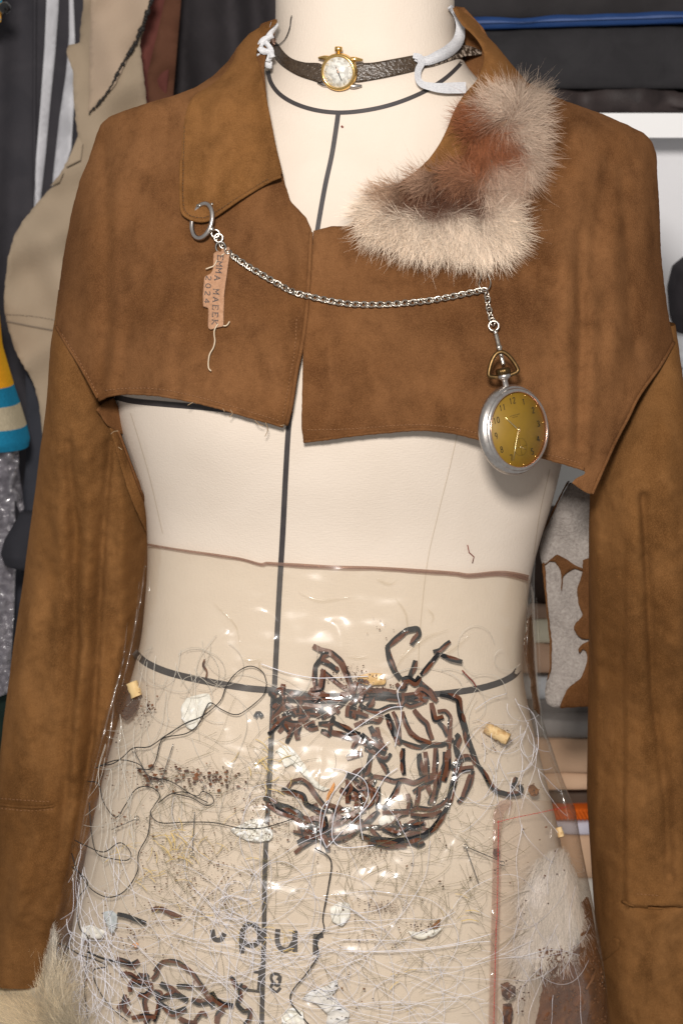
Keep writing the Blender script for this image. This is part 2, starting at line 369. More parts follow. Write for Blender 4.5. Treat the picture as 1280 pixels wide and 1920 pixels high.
M['net_black'] = mat('black_tape_face', (.010, .0095, .010), .19, spec=.6, bump=1.0, bscale=150)
M['stitch'] = mat('stitch_thread', (.25, .12, .052), .8)
M['stitch_dk'] = mat('dark_stitch_thread', (.12, .065, .03), .85)
M['steel'] = mat('steel', (.50, .46, .40), .3, 1, bump=.08, bscale=700)
M['satin'] = mat('satin_steel', (.60, .57, .54), .33, 1, bump=.05, bscale=1500, col2=(.48, .44, .41), nscale=300)
M['copper'] = mat('copper_rim', (.66, .42, .32), .25, 1)
M['brass'] = mat('old_brass', (.20, .12, .05), .4, 1, col2=(.11, .07, .03), nscale=200)
M['gold'] = mat('gold', (.85, .56, .2), .22, 1)
M['goldhand'] = mat('pale_gold', (.85, .68, .36), .25, 1)
M['dial'] = mat('olive_gold_dial', (.235, .138, .010), .6, 0, col2=(.21, .122, .010), nscale=90, spec=.5)
M['ink'] = mat('black_ink', (.02, .017, .015), .6)
M['stamp'] = mat('stamped_ink', (.045, .045, .05), .8, col2=(.25, .16, .11), nscale=700, ncontrast=(.5, .75))
M['glass'] = film('crystal', (.99, .985, .96), .05, 0, bstr=0, rough=.03)
M['pearl'] = mat('pearl_dial', (.72, .72, .70), .25, col2=(.5, .49, .47), nscale=330, ncontrast=(.42, .58), spec=.6, detail=1)
M['croc'] = mat('embossed_leather', (.042, .027, .016), .3, col2=(.065, .043, .026), nscale=300, bump=1.0, bscale=420, spec=.6)
M['croc_worn'] = mat('worn_leather', (.04, .026, .016), .35, col2=(.36, .29, .23), nscale=260, ncontrast=(.48, .58), bump=1.0, bscale=400, spec=.5, aniso=(1.6, 1, .35))
M['elastic'] = mat('white_elastic', (.66, .66, .67), .85, col2=(.54, .54, .56), nscale=500, bump=.6, bscale=600, aniso=(1, 1, 3))
M['tag'] = mat('tan_felt', (.42, .24, .145), .95, col2=(.34, .185, .105), nscale=500, bump=.6, bscale=900)
M['cotton'] = mat('cotton_thread', (.58, .47, .34), .9)
M['vinyl'] = film('clear_vinyl', (.994, .984, .963), .05, .012, (.75, .68, .56), .11, 34, .45, .045)
M['vinyl_edge'] = film('vinyl_edge', (.72, .60, .53), .05, .25, (.42, .30, .25), .25, 40, .3)
M['vinyl_pink'] = film('vinyl_pink', (.93, .88, .86), .05, .05, (.55, .43, .38), .12, 60, .3)
M['black_thread'] = mat('black_thread', (.025, .024, .024), .7)
M['white_thread'] = mat('white_thread', (.76, .75, .80), .6)
M['clear_line'] = mat('nylon_line', (.58, .54, .47), .35, spec=.6)
M['hair_olive'] = mat('olive_hair', (.2, .17, .095), .6)
M['red'] = mat('red_thread', (.52, .035, .035), .7)
M['darkred'] = mat('dark_red_thread', (.2, .05, .035), .8)
M['paper'] = mat('tissue_paper', (.80, .79, .76), .8, col2=(.70, .70, .66), nscale=90, bump=.5, bscale=150)
M['paper_blue'] = mat('blue_grey_tissue', (.55, .60, .64), .8, col2=(.4, .45, .5), nscale=120, bump=.6, bscale=160)
M['feather'] = mat('marked_tissue', (.66, .65, .64), .8, col2=(.06, .055, .05), nscale=130, ncontrast=(.58, .62), aniso=(1, 1, 3))
M['crumb'] = mat('brown_crumbs', (.06, .026, .016), .7, col2=(.19, .075, .03), nscale=160, ncontrast=(.45, .6))
M['dirt'] = mat('rust_dust', (.2, .1, .05), .9, col2=(.1, .045, .02), nscale=300)
M['wood'] = mat('pale_wood', (.66, .49, .25), .7, col2=(.55, .38, .17), nscale=120, bump=.4, bscale=200, aniso=(1, 1, .3))
M['cork'] = mat('cork', (.60, .43, .22), .8, col2=(.40, .23, .09), nscale=260, ncontrast=(.45, .7), bump=.8, bscale=300)
M['rust'] = mat('rust_core', (.30, .13, .04), .9, col2=(.12, .05, .02), nscale=500)
M['straw'] = mat('yellow_fibre', (.68, .50, .20), .7)
M['orange'] = mat('orange_scrap', (.68, .30, .08), .7)
M['pin'] = mat('pin_steel', (.33, .32, .30), .3, 1)
M['fur'] = mat('fur', (.5, .4, .3), .6, attr=True, spec=.25)
M['hide'] = mat('brown_hide', (.15, .056, .017), .8, col2=(.27, .12, .04), nscale=120, ncontrast=(.5, .75), bump=1, bscale=160, col3=(.075, .028, .010), n3=45)
M['brownfilm'] = film('brown_film', (.62, .46, .33), .05, .35, (.16, .085, .045), .2, 90, .5)
def cloth(name, c, c2=None, ns=30, sheen=.1, rough=.9, bump=.3, bs=700): return mat(name, c, rough, col2=c2 or tuple(q * .8 for q in c), nscale=ns, bump=bump, bscale=bs, sheen=sheen, spec=.1)

# ------------------------------------------------------------------ shells the things are laid on
def bust(x, z):
    s = 0
    for px, py in ((405, 690), (800, 690)):
        c = P(px, py, 0.0); s = s + .022 * np.exp(-(((x - c[0]) / .068) ** 2 + ((z - c[2]) / .062) ** 2))
    return s
BODY = Shell([(-120, 512, 856, .060, .0), (0, 517, 850, .060), (70, 516, 853, .061), (110, 508, 862, .063), (150, 488, 890, .067), (200, 430, 965, .072), (250, 330, 1060, .078), (320, 240, 1130, .085),
  (420, 222, 1120, .098), (600, 212, 1085, .115), (740, 212, 1068, .125), (800, 224, 1062, .124), (870, 250, 1050, .118), (950, 274, 1030, .106), (1010, 278, 1010, .100), (1080, 277, 992, .097), (1200, 266, 980, .097),
  (1260, 250, 977, .1), (1330, 228, 990, .105), (1420, 203, 1012, .112), (1550, 172, 1045, .12), (1700, 142, 1072, .126), (1920, 112, 1096, .13), (2080, 105, 1105, .13)], 2.2, bust)
JAC = Shell([(-40, 490, 872, .052, .0), (30, 470, 890, .058), (100, 425, 945, .068), (150, 370, 1000, .076), (200, 200, 1120, .083), (250, 168, 1233, .092), (330, 146, 1238, .105), (480, 115, 1246, .122), (600, 100, 1266, .132),
  (750, 92, 1280, .138), (950, 80, 1300, .136)], 2.1, bust)
SKIRT = Shell([(960, 270, 1015, .109), (1018, 272, 1006, .105), (1080, 266, 1001, .103), (1200, 244, 1004, .104), (1300, 206, 1010, .109), (1360, 188, 1020, .113), (1450, 163, 1050, .121), (1520, 149, 1078, .126),
  (1600, 131, 1092, .130), (1700, 106, 1112, .134), (1800, 88, 1129, .137), (1920, 70, 1144, .139), (2080, 48, 1166, .141)], 2.2)
def onb(px, py, off=0.0): return BODY.pts(px, py, off)
def vin(px, py):        # relief of the vinyl
    return .0012 * waves(px, py, 3, 130) + .00042 * waves(px * .7, py, 5, 46) + .0011 * np.exp(-(waves(px * .8 + py * .5, py * .9, 9, 150) / .09) ** 2) * (waves(px, py, 10, 200) > .2)
def ons(px, py, off=0.0): return SKIRT.pts(px, py, np.asarray(off) + vin(px, py))

# ------------------------------------------------------------------ dress form
base = P(620, 2080, 0)
form = thing('dress_form', 'cream linen dress form with black style tapes wearing the cropped jacket', 'dress form', base)
v, f = BODY.loft(P(640, 2070, 0)[2], P(640, -110, 0)[2], 220, 160, cap=True)
link('torso', MB().add(v, f), M['linen'], form)
tp = [[(634, 211), (630, 240), (622, 290), (610, 345), (600, 400), (592, 450), (570, 600), (553, 700), (542, 790), (536, 880), (530, 1000), (523, 1120), (517, 1240), (514, 1300)],
      [(513, 1290), (508, 1400), (503, 1500), (497, 1620), (495, 1750), (492, 1860), (490, 1960)],
      [(502, 132), (508, 155), (525, 177), (555, 195), (595, 207), (640, 211), (690, 206), (740, 194), (790, 174), (830, 150), (858, 125), (880, 98)],
      [(216, 744), (250, 752), (310, 758), (370, 763), (440, 770), (500, 778)],
      [(252, 1222), (275, 1243), (320, 1262), (390, 1278), (460, 1290), (515, 1295), (600, 1304), (700, 1306), (800, 1303), (880, 1294), (930, 1282), (960, 1268), (972, 1254)]]
for p, w in zip(tp, ([9, 9, 9, 10, 10, 10.5, 10, 10], [10, 10, 9, 9, 9], [8, 8, 8, 8, 8, 7], [10.5], [13, 13, 12, 12, 12, 12])):
    link('style_tape', strip(MB(), cr(p, 8), w, onb, .0005, .0004), M['tape'], form, smooth=False)
SEAM = mat('linen_seam', (.50, .42, .33), .9)
for p in ([(860, 800), (842, 880), (822, 960), (800, 1060), (786, 1200), (784, 1300)], [(245, 775), (262, 830), (282, 900), (305, 1000)], [(1030, 880), (1012, 960), (1000, 1040)]):
    link('seam', strip(MB(), cr(p, 8), 1.6, onb, .0003, .0003), SEAM, form, smooth=False)
# stencilled letters
def letters(strokes, w, name='letter'):
    for st in strokes:
        mb = MB()
        for p in st: strip(mb, cr(p, 6), w, onb, .0005, .0005, step=3)
        link(name, mb, M['tape'], form, smooth=False)
LW = 9.5
letters([[[(454, 1788), (453, 1765), (455, 1742)], [(454, 1748), (462, 1735), (474, 1733), (485, 1745), (487, 1760), (478, 1772), (465, 1772), (455, 1765)]],
         [[(521, 1742), (520, 1765), (528, 1780), (542, 1779), (551, 1765)], [(553, 1745), (553, 1785)]],
         [[(592, 1751), (591, 1770), (591, 1790)], [(592, 1765), (597, 1756), (606, 1754)]],
         [[(398, 1743), (402, 1760), (414, 1762), (421, 1750)]]], LW)
letters([[[(476, 1822), (490, 1824)], [(488, 1815), (486, 1838), (484, 1860)], [(462, 1856), (492, 1860)]],
         [[(520, 1838), (526, 1830), (522, 1848), (512, 1842), (508, 1832), (514, 1826), (524, 1828)], [(512, 1842), (508, 1852), (518, 1860), (526, 1852)]]], 5.5)
link('fluff', tube(MB(), onb(np.array([640., 643]), np.array([236., 239]), .0008), .0008, 5), M['darkred'], form)
link('fluff', tube(MB(), onb(*np.array([(876, 1022), (879, 1036), (888, 1044), (885, 1056)]).T, .0012), .0004, 4), M['darkred'], form)

# ------------------------------------------------------------------ suede jacket
def foldsum(px, py, fl):
    o = np.zeros(np.shape(px))
    for line, w, amp in fl:
        d, sg = pdist(px, py, line); o = o + amp * np.exp(-(d / w) ** 2)
    return o
BF = [(((196, 250), (200, 400), (203, 560), (192, 700)), 11, -.0035), (((165, 330), (160, 480), (165, 620)), 20, .003), (((258, 330), (240, 420), (228, 520), (222, 640)), 14, -.0022), (((225, 560), (214, 660), (205, 730)), 10, .0035), (((245, 600), (232, 700)), 9, -.0025),
      (((505, 380), (522, 440), (535, 500), (532, 580)), 12, -.003), (((548, 400), (562, 450), (564, 540), (552, 660), (540, 780)), 12, .0035), (((330, 480), (420, 560), (480, 690)), 40, .002),
      (((1140, 300), (1122, 420), (1112, 520)), 13, -.004), (((1165, 320), (1172, 430), (1180, 560), (1188, 660)), 10, -.004), (((1150, 420), (1152, 560), (1146, 700)), 18, .0035), (((1205, 310), (1212, 480), (1222, 620)), 14, .003),
      (((1085, 440), (1090, 620), (1082, 830)), 9, -.0045), (((1110, 560), (1112, 720), (1102, 860)), 14, .004), (((1040, 380), (1030, 560), (1020, 700)), 30, -.002), (((1060, 480), (1060, 700), (1066, 840)), 13, .003),
      (((1200, 290), (1150, 270), (1060, 240)), 16, .002), (((700, 500), (720, 640), (690, 760)), 45, -.002), (((640, 600), (760, 720)), 30, .0015)]
def wr(px, py): return .0013 * waves(px, py, 21, 170) + .0007 * waves(px, py, 22, 60) + .8 * foldsum(px, py, BF)
def onj(px, py, off=0.0): return JAC.pts(px, py, np.asarray(off) + wr(px, py))
jac = thing('suede_jacket', 'cropped brown suede jacket with wide collar and raw cut hem on dress form', 'jacket', P(660, 900, 0))
L_OUT = [(584, 430), (574, 408), (560, 393), (545, 378), (536, 350), (528, 318), (505, 230), (495, 130), (505, 50), (470, 60), (445, 88), (430, 112), (400, 142), (370, 162), (330, 178), (280, 192), (235, 207), (205, 219), (190, 232), (182, 250), (168, 295), (150, 338), (134, 400), (119, 480), (110, 550), (105, 610), (120, 640), (145, 678), (165, 712), (180, 738), (186, 752), (205, 742), (240, 738), (300, 742), (370, 755), (420, 768), (450, 777), (495, 790), (532, 800), (540, 792), (547, 760), (556, 700), (566, 650), (574, 600), (580, 520)]
R_OUT = [(588, 432), (600, 430), (622, 424), (652, 424), (700, 380), (770, 330), (812, 290), (850, 230), (900, 150), (905, 60), (930, 85), (960, 122), (985, 152), (1020, 172), (1060, 190), (1130, 214), (1180, 236), (1207, 250), (1222, 266), (1230, 290), (1232, 340), (1236, 400), (1238, 470), (1244, 530), (1252, 590), (1262, 640), (1240, 680), (1212, 716), (1196, 740), (1175, 782), (1150, 830), (1130, 880), (1108, 928), (1095, 922), (1070, 905), (1082, 895), (1098, 888), (1092, 880), (1065, 872), (1010, 856), (960, 842), (905, 826), (860, 814), (820, 808), (780, 806), (720, 811), (660, 817), (610, 824), (569, 829), (565, 800), (566, 740), (568, 660), (575, 590), (582, 510)]
def rag(o, a):
    o = resample(np.vstack([o, o[0]]), 5)[:-1]; return o + NR.uniform(-a, a, o.shape)
link('front_panel', panel(MB(), rag(L_OUT, .5), onj, 7, .0018), M['suede_dark'], jac)
link('front_panel', panel(MB(), rag(R_OUT, .5), onj, 7, .0018), M['suede'], jac)
JBK = Shell([(200, 230, 1130, .07), (250, 205, 1195, .08), (330, 172, 1222, .09), (480, 134, 1232, .11), (600, 118, 1248, .12), (780, 108, 1262, .13)], 2.3)
v, f = JBK.loft(P(640, 760, 0)[2], P(640, 235, 0)[2], 60, 60, math.pi, 2 * math.pi)
link('back_panel', MB().add(v, f), M['suede_dark'], jac)
# rolled front edges
mb = MB()
for p in ([(585, 436), (581, 520), (575, 598), (567, 650), (557, 700), (548, 758), (539, 796)],):
    q = resample(cr(p, 8), 5); tube(mb, onj(q[:, 0] - 2, q[:, 1], .0005), .0016, 8)
link('front_edge', mb, M['suede'], jac)
for p, m in (([(186, 750), (206, 741), (240, 737), (300, 741), (370, 754), (420, 767), (450, 776), (495, 789), (531, 799)], 'suede_dark'), ([(569, 828), (610, 823), (660, 816), (720, 810), (780, 805), (820, 807), (860, 813), (905, 825), (960, 841), (1010, 855), (1065, 871), (1094, 880)], 'suede')):
    q = resample(cr(p, 8), 5); q[1:-1] += NR.uniform(-.5, .5, (len(q) - 2, 2)); link('hem_edge', tube(MB(), onj(q[:, 0], q[:, 1], -.0004), .0013, 7), M[m], jac)
# collar
CF = [(((495, 120), (500, 200), (512, 270), (525, 330)), 16, .005), (((430, 130), (400, 200), (392, 300)), 40, .003), (((350, 230), (345, 330), (352, 400)), 10, -.0015), (((905, 110), (912, 160), (930, 200)), 10, -.006), (((890, 130), (878, 180), (850, 240), (800, 305)), 14, .005), (((935, 100), (945, 150), (975, 210)), 20, .003)]
def onc(px, py, off=0.0): return JAC.pts(px, py, np.asarray(off) + .0075 + .001 * waves(px, py, 31, 110) + foldsum(px, py, CF))
CL = [(519, 36), (500, 44), (470, 62), (448, 86), (437, 115), (420, 138), (395, 160), (368, 176), (352, 200), (344, 240), (340, 300), (339, 350), (341, 388), (350, 404), (365, 412), (382, 413), (402, 404), (440, 379), (472, 356), (498, 342), (518, 334), (529, 326), (526, 308), (519, 280), (508, 225), (497, 170), (488, 128), (481, 102), (487, 84), (502, 60), (518, 44)]
CR_ = [(848, 14), (875, 26), (896, 46), (906, 62), (930, 86), (960, 122), (990, 158), (1014, 200), (1020, 250), (1005, 300), (985, 350), (960, 400), (930, 425), (880, 430), (800, 410), (735, 388), (700, 376), (735, 352), (770, 328), (795, 308), (822, 272), (838, 240), (850, 210), (866, 182), (880, 165), (893, 150), (904, 125), (906, 100), (896, 78), (880, 60), (864, 45)]
link('collar', panel(MB(), resample(cr(CL, 4, True), 4), onc, 7, .0022), M['suede_collar'], jac)
link('collar', panel(MB(), resample(cr(CR_, 4, True), 4), onc, 7, .0022), M['suede_collar'], jac)
def inb(px, py, off=0.0): return P(px, py, .035 - np.asarray(off) + .002 * waves(px, py, 2, 60))
link('collar_stand', panel(MB(), [(838, 10), (870, 14), (905, 52), (925, 90), (930, 150), (880, 170), (850, 120)], lambda a, b, o=0.0: P(a, b, -.012 + (900 - a) / 80 * .02 - np.asarray(o)), 8, .002), M['suede_dark'], jac)
link('collar_stand', panel(MB(), [(520, 34), (490, 44), (470, 80), (480, 140), (500, 150), (525, 100)], lambda a, b, o=0.0: P(a, b, .012 + (500 - a) / 80 * .02 - np.asarray(o)), 8, .002), M['suede_dark'], jac)
mb = MB(); stitches(mb, [(346, 240), (344, 310), (344, 380), (354, 402), (380, 408), (402, 399), (450, 368), (500, 337)], onc, gap=6.5)
link('stitching', mb, M['stitch_dk'], jac, kind='stuff')
q = resample(cr([(340, 300), (340, 385), (352, 407), (380, 414), (402, 405), (450, 372), (500, 342), (527, 330)], 8), 5)
link('collar_edge', tube(MB(), onc(q[:, 0], q[:, 1], .0), .0014, 8), M['suede_collar'], jac)
# sleeves
LS = Shell([(540, 112, 196, .03, .012), (640, 99, 200, .042, -.012), (740, 91, 214, .050, -.016), (820, 82, 245, .054, -.004), (900, 71, 284, .058, .012), (1000, 58, 292, .06, .028), (1100, 44, 288, .058, .036), (1200, 29, 272, .056, .034), (1300, 16, 258, .055, .032), (1400, 4, 232, .055, .03), (1500, -3, 216, .055, .03), (1600, -8, 196, .054, .03), (1700, -12, 165, .052, .03), (1840, -18, 110, .05, .03)], 2.3)
RS = Shell([(600, 1205, 1262, .03, -.005), (700, 1182, 1276, .038, -.022), (800, 1140, 1290, .048, -.032), (900, 1108, 1300, .052, -.036), (1000, 1105, 1309, .054, -.03), (1150, 1105, 1316, .058, -.008), (1240, 1105, 1319, .058, .012), (1300, 1104, 1322, .058, .022), (1500, 1101, 1332, .058, .022), (1700, 1114, 1344, .058, .022), (1850, 1126, 1352, .058, .022), (2000, 1136, 1362, .058, .022)], 2.3)
LF = [(((128, 830), (140, 1000), (142, 1200), (128, 1420), (112, 1600)), 9, -.005), (((112, 850), (118, 1050), (112, 1300), (85, 1500)), 16, .005), (((205, 830), (192, 1000), (182, 1200), (172, 1380), (145, 1560), (120, 1720)), 8, -.0075), (((165, 860), (165, 1050), (158, 1250), (140, 1450)), 14, .006), (((228, 860), (232, 1000), (232, 1150), (210, 1330)), 14, .006), (((240, 800), (262, 900), (276, 980)), 8, .004),
      (((70, 1100), (50, 1300), (40, 1450)), 22, .004), (((60, 1520), (40, 1700)), 25, .004), (((0, 1506), (50, 1510), (100, 1512)), 4, -.003), (((170, 1560), (110, 1720)), 10, .005)]
RF = [(((1140, 960), (1140, 1200), (1132, 1500), (1140, 1800)), 18, -.004), (((1118, 960), (1116, 1300), (1114, 1600)), 10, .003), (((1205, 930), (1215, 1100), (1222, 1300), (1246, 1480), (1252, 1640)), 8, -.006), (((1190, 1000), (1192, 1250), (1200, 1500)), 18, .004), (((1240, 800), (1250, 1000), (1262, 1200)), 22, .004), (((1160, 780), (1140, 860), (1122, 960)), 9, -.004), (((1270, 1100), (1268, 1400), (1272, 1660)), 16, .004),
      (((1168, 1694), (1215, 1702), (1280, 1696)), 4, -.0035)]
def dl(px, py): return foldsum(px, py, LF) * .85 + .002 * waves(px, py * .5, 41, 90) + .0006 * waves(px, py, 42, 40)
def dr(px, py):
    st = np.clip((px - 1168) / 5, 0, 1) * np.clip((py - 980) / 260, 0, 1) * .0055 * (py < 1698)
    return foldsum(px, py, RF) * .85 + st + .002 * waves(px, py * .5, 43, 90) + .0006 * waves(px, py, 44, 40)
zz = lambda y: P(640, y, 0)[2]
v, f = LS.loft(zz(1835), zz(545), 240, 180, disp=dl); sl = link('sleeve', MB().add(v, f), M['suede_sleeve'], jac)
v, f = RS.loft(zz(1990), zz(605), 260, 180, disp=dr); sr = link('sleeve', MB().add(v, f), M['suede_sleeve'], jac)
def onl(px, py, off=0.0): return LS.pts(px, py, np.asarray(off) + dl(px, py))
def onr(px, py, off=0.0): return RS.pts(px, py, np.asarray(off) + dr(px, py))
mb = MB()
stitches(mb, [(118, 628), (150, 678), (183, 738)], onj, .0007)
stitches(mb, [(1255, 655), (1222, 706), (1198, 742), (1178, 782), (1150, 838), (1118, 905)], onj, .0007)
stitches(mb, [(200, 732), (245, 728), (300, 730), (370, 744), (450, 766), (520, 788)], onj)
stitches(mb, [(578, 806), (660, 804), (740, 798), (800, 797), (860, 804), (905, 815)], onj)
stitches(mb, [(1015, 850), (1050, 858), (1085, 868)], onj)
stitches(mb, [(556, 600), (552, 660), (540, 730), (530, 780)], onj)
stitches(mb, [(1170, 1692), (1200, 1698), (1240, 1698), (1278, 1690)], onr); stitches(mb, [(1195, 1676), (1230, 1679)], onr)
stitches(mb, [(4, 1497), (40, 1500), (90, 1503)], onl); stitches(mb, [(4, 1516), (50, 1520), (98, 1518)], onl)
link('stitching', mb, M['stitch'], jac, kind='stuff')
for s_, D, p in ((sl, onl, [(-4, 1508), (30, 1512), (70, 1514), (102, 1510)]), (sr, onr, [(1166, 1690), (1190, 1698), (1230, 1703), (1282, 1696)])):
    q = resample(cr(p, 8), 5); link('cuff_seam', tube(MB(), D(q[:, 0], q[:, 1], .0004), .0014, 7), M['suede_sleeve'], jac)
def seamridge(path, D, off, r, m):
    q = resample(cr(path, 8), 5); return link('seam', tube(MB(), D(q[:, 0], q[:, 1], off), r, 7), m, jac)
seamridge([(106, 612), (125, 645), (150, 684), (184, 746)], onj, .0, .0013, M['suede_dark'])
seamridge([(1262, 642), (1238, 684), (1198, 740), (1176, 784), (1150, 834), (1109, 926)], onj, .0, .0013, M['suede'])
# pocket corner tab low on the far sleeve, underarm pieces
link('sleeve_tab', panel(MB(), [(1128, 1778), (1150, 1758), (1161, 1762), (1160, 1778), (1131, 1803)], lambda a, b, o=0.0: onr(a, b, np.asarray(o) + .0016), 6, .0014), M['suede_sleeve'], jac)
def ung(px, py, off=0.0): return P(px, py, -.066 + (px - 180) / 95 * .05 - np.asarray(off))
link('underarm_gusset', panel(MB(), rag([(181, 768), (196, 754), (214, 745), (225, 770), (236, 800), (250, 822), (225, 812), (200, 796)], .6), ung, 6, .0016), M['suede_dark'], jac)
link('underarm_gusset', panel(MB(), rag([(204, 795), (222, 802), (240, 850), (262, 905), (278, 950), (280, 1010), (262, 972), (240, 920), (222, 860)], .6), lambda a, b, o=0.0: onl(a, b, np.asarray(o) + .004 + (a - 200) / 80 * .010), 6, .0016), M['suede_sleeve'], jac)
mb = MB(); q = resample(cr([(222, 808), (238, 850), (258, 905), (275, 945)], 6), 4); tube(mb, onl(q[:, 0], q[:, 1], .016), .0011, 6); link('seam', mb, M['suede'], jac)
# torn lining piece seen beside the torso
def far(Y, amp=.003, seed=9, size=110, slope=0.0):
    return lambda px, py, off=0.0: P(px, py, Y + amp * waves(px, py, seed, size) + slope * (np.asarray(px) - 1060) - np.asarray(off))
def cc(l, ox, oy, s): return [(ox + a / s, oy + b / s) for a, b in l]
FL = far(.05)
link('lining_flap', panel(MB(), rag(cc([(370, 20), (330, 90), (240, 270), (165, 420), (138, 520), (132, 610), (150, 670), (170, 700), (176, 850), (196, 1080), (222, 1300), (222, 1500), (188, 1600), (172, 1700), (188, 1790), (240, 1820), (330, 1815), (620, 1800), (620, 20)], 980, 900, 4.267), .6), FL, 7, .0018), M['flesh'], jac, label='grey flesh side of the suede showing beside the torso')
for ol, o in (([(150, 670), (168, 655), (178, 690), (184, 850), (204, 1080), (230, 1300), (228, 1500), (205, 1590), (186, 1605), (214, 1500), (212, 1300), (190, 1080), (168, 850)], .002), ([(160, 685), (210, 640), (270, 592), (340, 630), (420, 685), (480, 705), (475, 735), (415, 705), (350, 745), (318, 775), (312, 895), (300, 890), (306, 780), (290, 700), (255, 655), (215, 648), (180, 675)], .003),
              ([(478, 640), (545, 620), (620, 620), (620, 1810), (290, 1825), (320, 1740), (360, 1660), (460, 1590), (505, 1480), (512, 1390), (480, 1345), (450, 1390), (440, 1350), (470, 1315), (540, 1275), (470, 1275), (430, 1235), (400, 1190), (420, 1145), (478, 1085), (440, 980), (430, 880), (470, 750)], .005), ([(372, 8), (330, 80), (240, 262), (160, 425), (150, 420), (236, 240), (325, 60), (362, 0)], .003)):
    link('torn_edge', panel(MB(), rag(cc(ol, 980, 900, 4.267), .7), lambda a, b, q=0.0, o=o: FL(a, b, np.asarray(q) + o), 6, .0018), M['suede_dark'], jac)
mb = MB()
for p in ([(432, 768), (436, 776), (430, 782)], [(498, 792), (502, 806), (497, 818)], [(478, 788), (486, 796), (494, 798)], [(418, 766), (421, 772)], [(362, 754), (352, 760)], [(525, 798), (538, 796)], [(208, 814), (214, 809), (222, 808)], [(222, 838), (229, 843)]):
    q = resample(cr(p, 5), 2); tube(mb, onj(q[:, 0], q[:, 1], .001), .0003, 4)
link('frayed_thread', mb, mat('raw_edge_thread', (.32, .22, .13), .9), jac, kind='stuff')

# ------------------------------------------------------------------ fur
def fur_field(mb, poly, D, ctrl, n, ln, r=.00016, segs=5, lift=.012, edge=1.0, spread=.35, wild=.04, base_off=.0):
    """ctrl: (px,py, dx,dy, r,g,b, length factor)"""
    c = np.array(ctrl, float); p = np.asarray(poly, float); x0, y0 = p.min(0); x1, y1 = p.max(0); k = 0
    while k < n:
        x = NR.uniform(x0, x1, 4000); y = NR.uniform(y0, y1, 4000); m = inside(x, y, p); x = x[m]; y = y[m]
        x = x[:n - k]; y = y[:n - k]; m = len(x); k += m
        w = 1 / ((x[:, None] - c[:, 0]) ** 2 + (y[:, None] - c[:, 1]) ** 2 + 40) ** 2.3; w /= w.sum(1)[:, None]
        d = w @ c[:, 2:4]; col = w @ c[:, 4:7]; lf = w @ c[:, 7]; mag = np.clip(np.hypot(d[:, 0], d[:, 1]), 0, 1)
        clump = waves(x, y, 61, 26) * .5
        a = np.arctan2(d[:, 1], d[:, 0]) + NR.randn(m) * (spread + .9 * (1 - mag)) + clump + np.where(NR.rand(m) < wild, NR.uniform(-1.6, 1.6, m), 0)
        L = ln * lf * NR.uniform(.5, 1.25, m); t = np.linspace(0, 1, segs + 1); ang = a[:, None] + NR.randn(m, 1) * .4 * t
        z0 = np.zeros((m, 1)); qx = x[:, None] + np.hstack([z0, np.cumsum(np.cos(ang[:, :-1]), 1)]) * (L / segs)[:, None]; qy = y[:, None] + np.hstack([z0, np.cumsum(np.sin(ang[:, :-1]), 1)]) * (L / segs)[:, None]
        off = base_off + (lift * NR.uniform(.35, 1.25, m) * lf)[:, None] * np.sin(np.minimum(t * 1.9, 1.6))[None]
        cl = (col * NR.uniform(.7, 1.3, (m, 1)))[:, None] * (.75 + .45 * t)[None, :, None]  # root shading painted in: each hair's colour darkens toward its root
        tubes(mb, D(qx, qy, off), r * NR.uniform(.7, 1.3, m), 3, cl, [1, 1, .8, .15])
G1 = (.56, .43, .33); B1 = (.27, .095, .04); C1 = (.80, .66, .52); Dk = (.10, .034, .015)
fpoly = [(915, 190), (940, 175), (985, 168), (1005, 190), (1008, 230), (1000, 270), (1003, 305), (972, 340), (955, 380), (968, 420), (958, 452), (932, 474), (895, 474), (840, 466), (765, 456), (708, 440), (682, 416), (676, 392), (700, 366), (740, 345), (800, 325), (870, 305), (880, 270), (870, 235), (880, 205)]
ctrl = [(1000, 180, .8, -.5, *G1, 1), (940, 190, -.7, -.5, *G1, 1), (980, 250, .9, .2, *G1, 1), (1005, 310, .6, .5, *G1, 1.1), (900, 230, -.8, -.1, *B1, .9), (915, 265, .3, .5, *B1, .7), (940, 320, .6, .5, .48, .33, .24, .9), (870, 330, -.6, .0, .34, .16, .085, .9),
        (800, 345, -.8, -.1, .42, .26, .17, 1), (730, 352, -.9, -.2, .45, .29, .19, .9), (800, 372, .5, .2, *Dk, .7), (850, 365, .6, .3, *Dk, .7), (770, 362, .4, .2, *Dk, .6), (820, 355, .6, .2, *Dk, .6), (885, 378, .6, .3, *Dk, .6), (940, 285, .5, .4, *B1, .6), (895, 300, -.3, .5, *B1, .6), (920, 370, .5, .4, .54, .40, .3, .9), (690, 390, -.9, .1, *C1, .9), (720, 430, -.7, .5, *C1, 1), (780, 420, -.4, .6, *C1, 1.1), (860, 415, .1, .8, *C1, 1),
        (930, 410, .7, .3, *C1, .9), (955, 450, .7, .6, *C1, 1), (900, 470, .1, .9, *C1, 1), (820, 460, -.3, .8, *C1, 1)]
fur = thing('fur_trim', 'patchy cream and brown fur trim lying on the collar above the chain', 'fur', onc(np.array(850.), np.array(500.), .0))
def onf(px, py, off=0.0):
    c = np.clip((np.asarray(px) - 640) / 60, 0, 1); b = onj(px, py, .0125); return JAC.pts(px, py, np.asarray(off) + .0125 + wr(px, py))
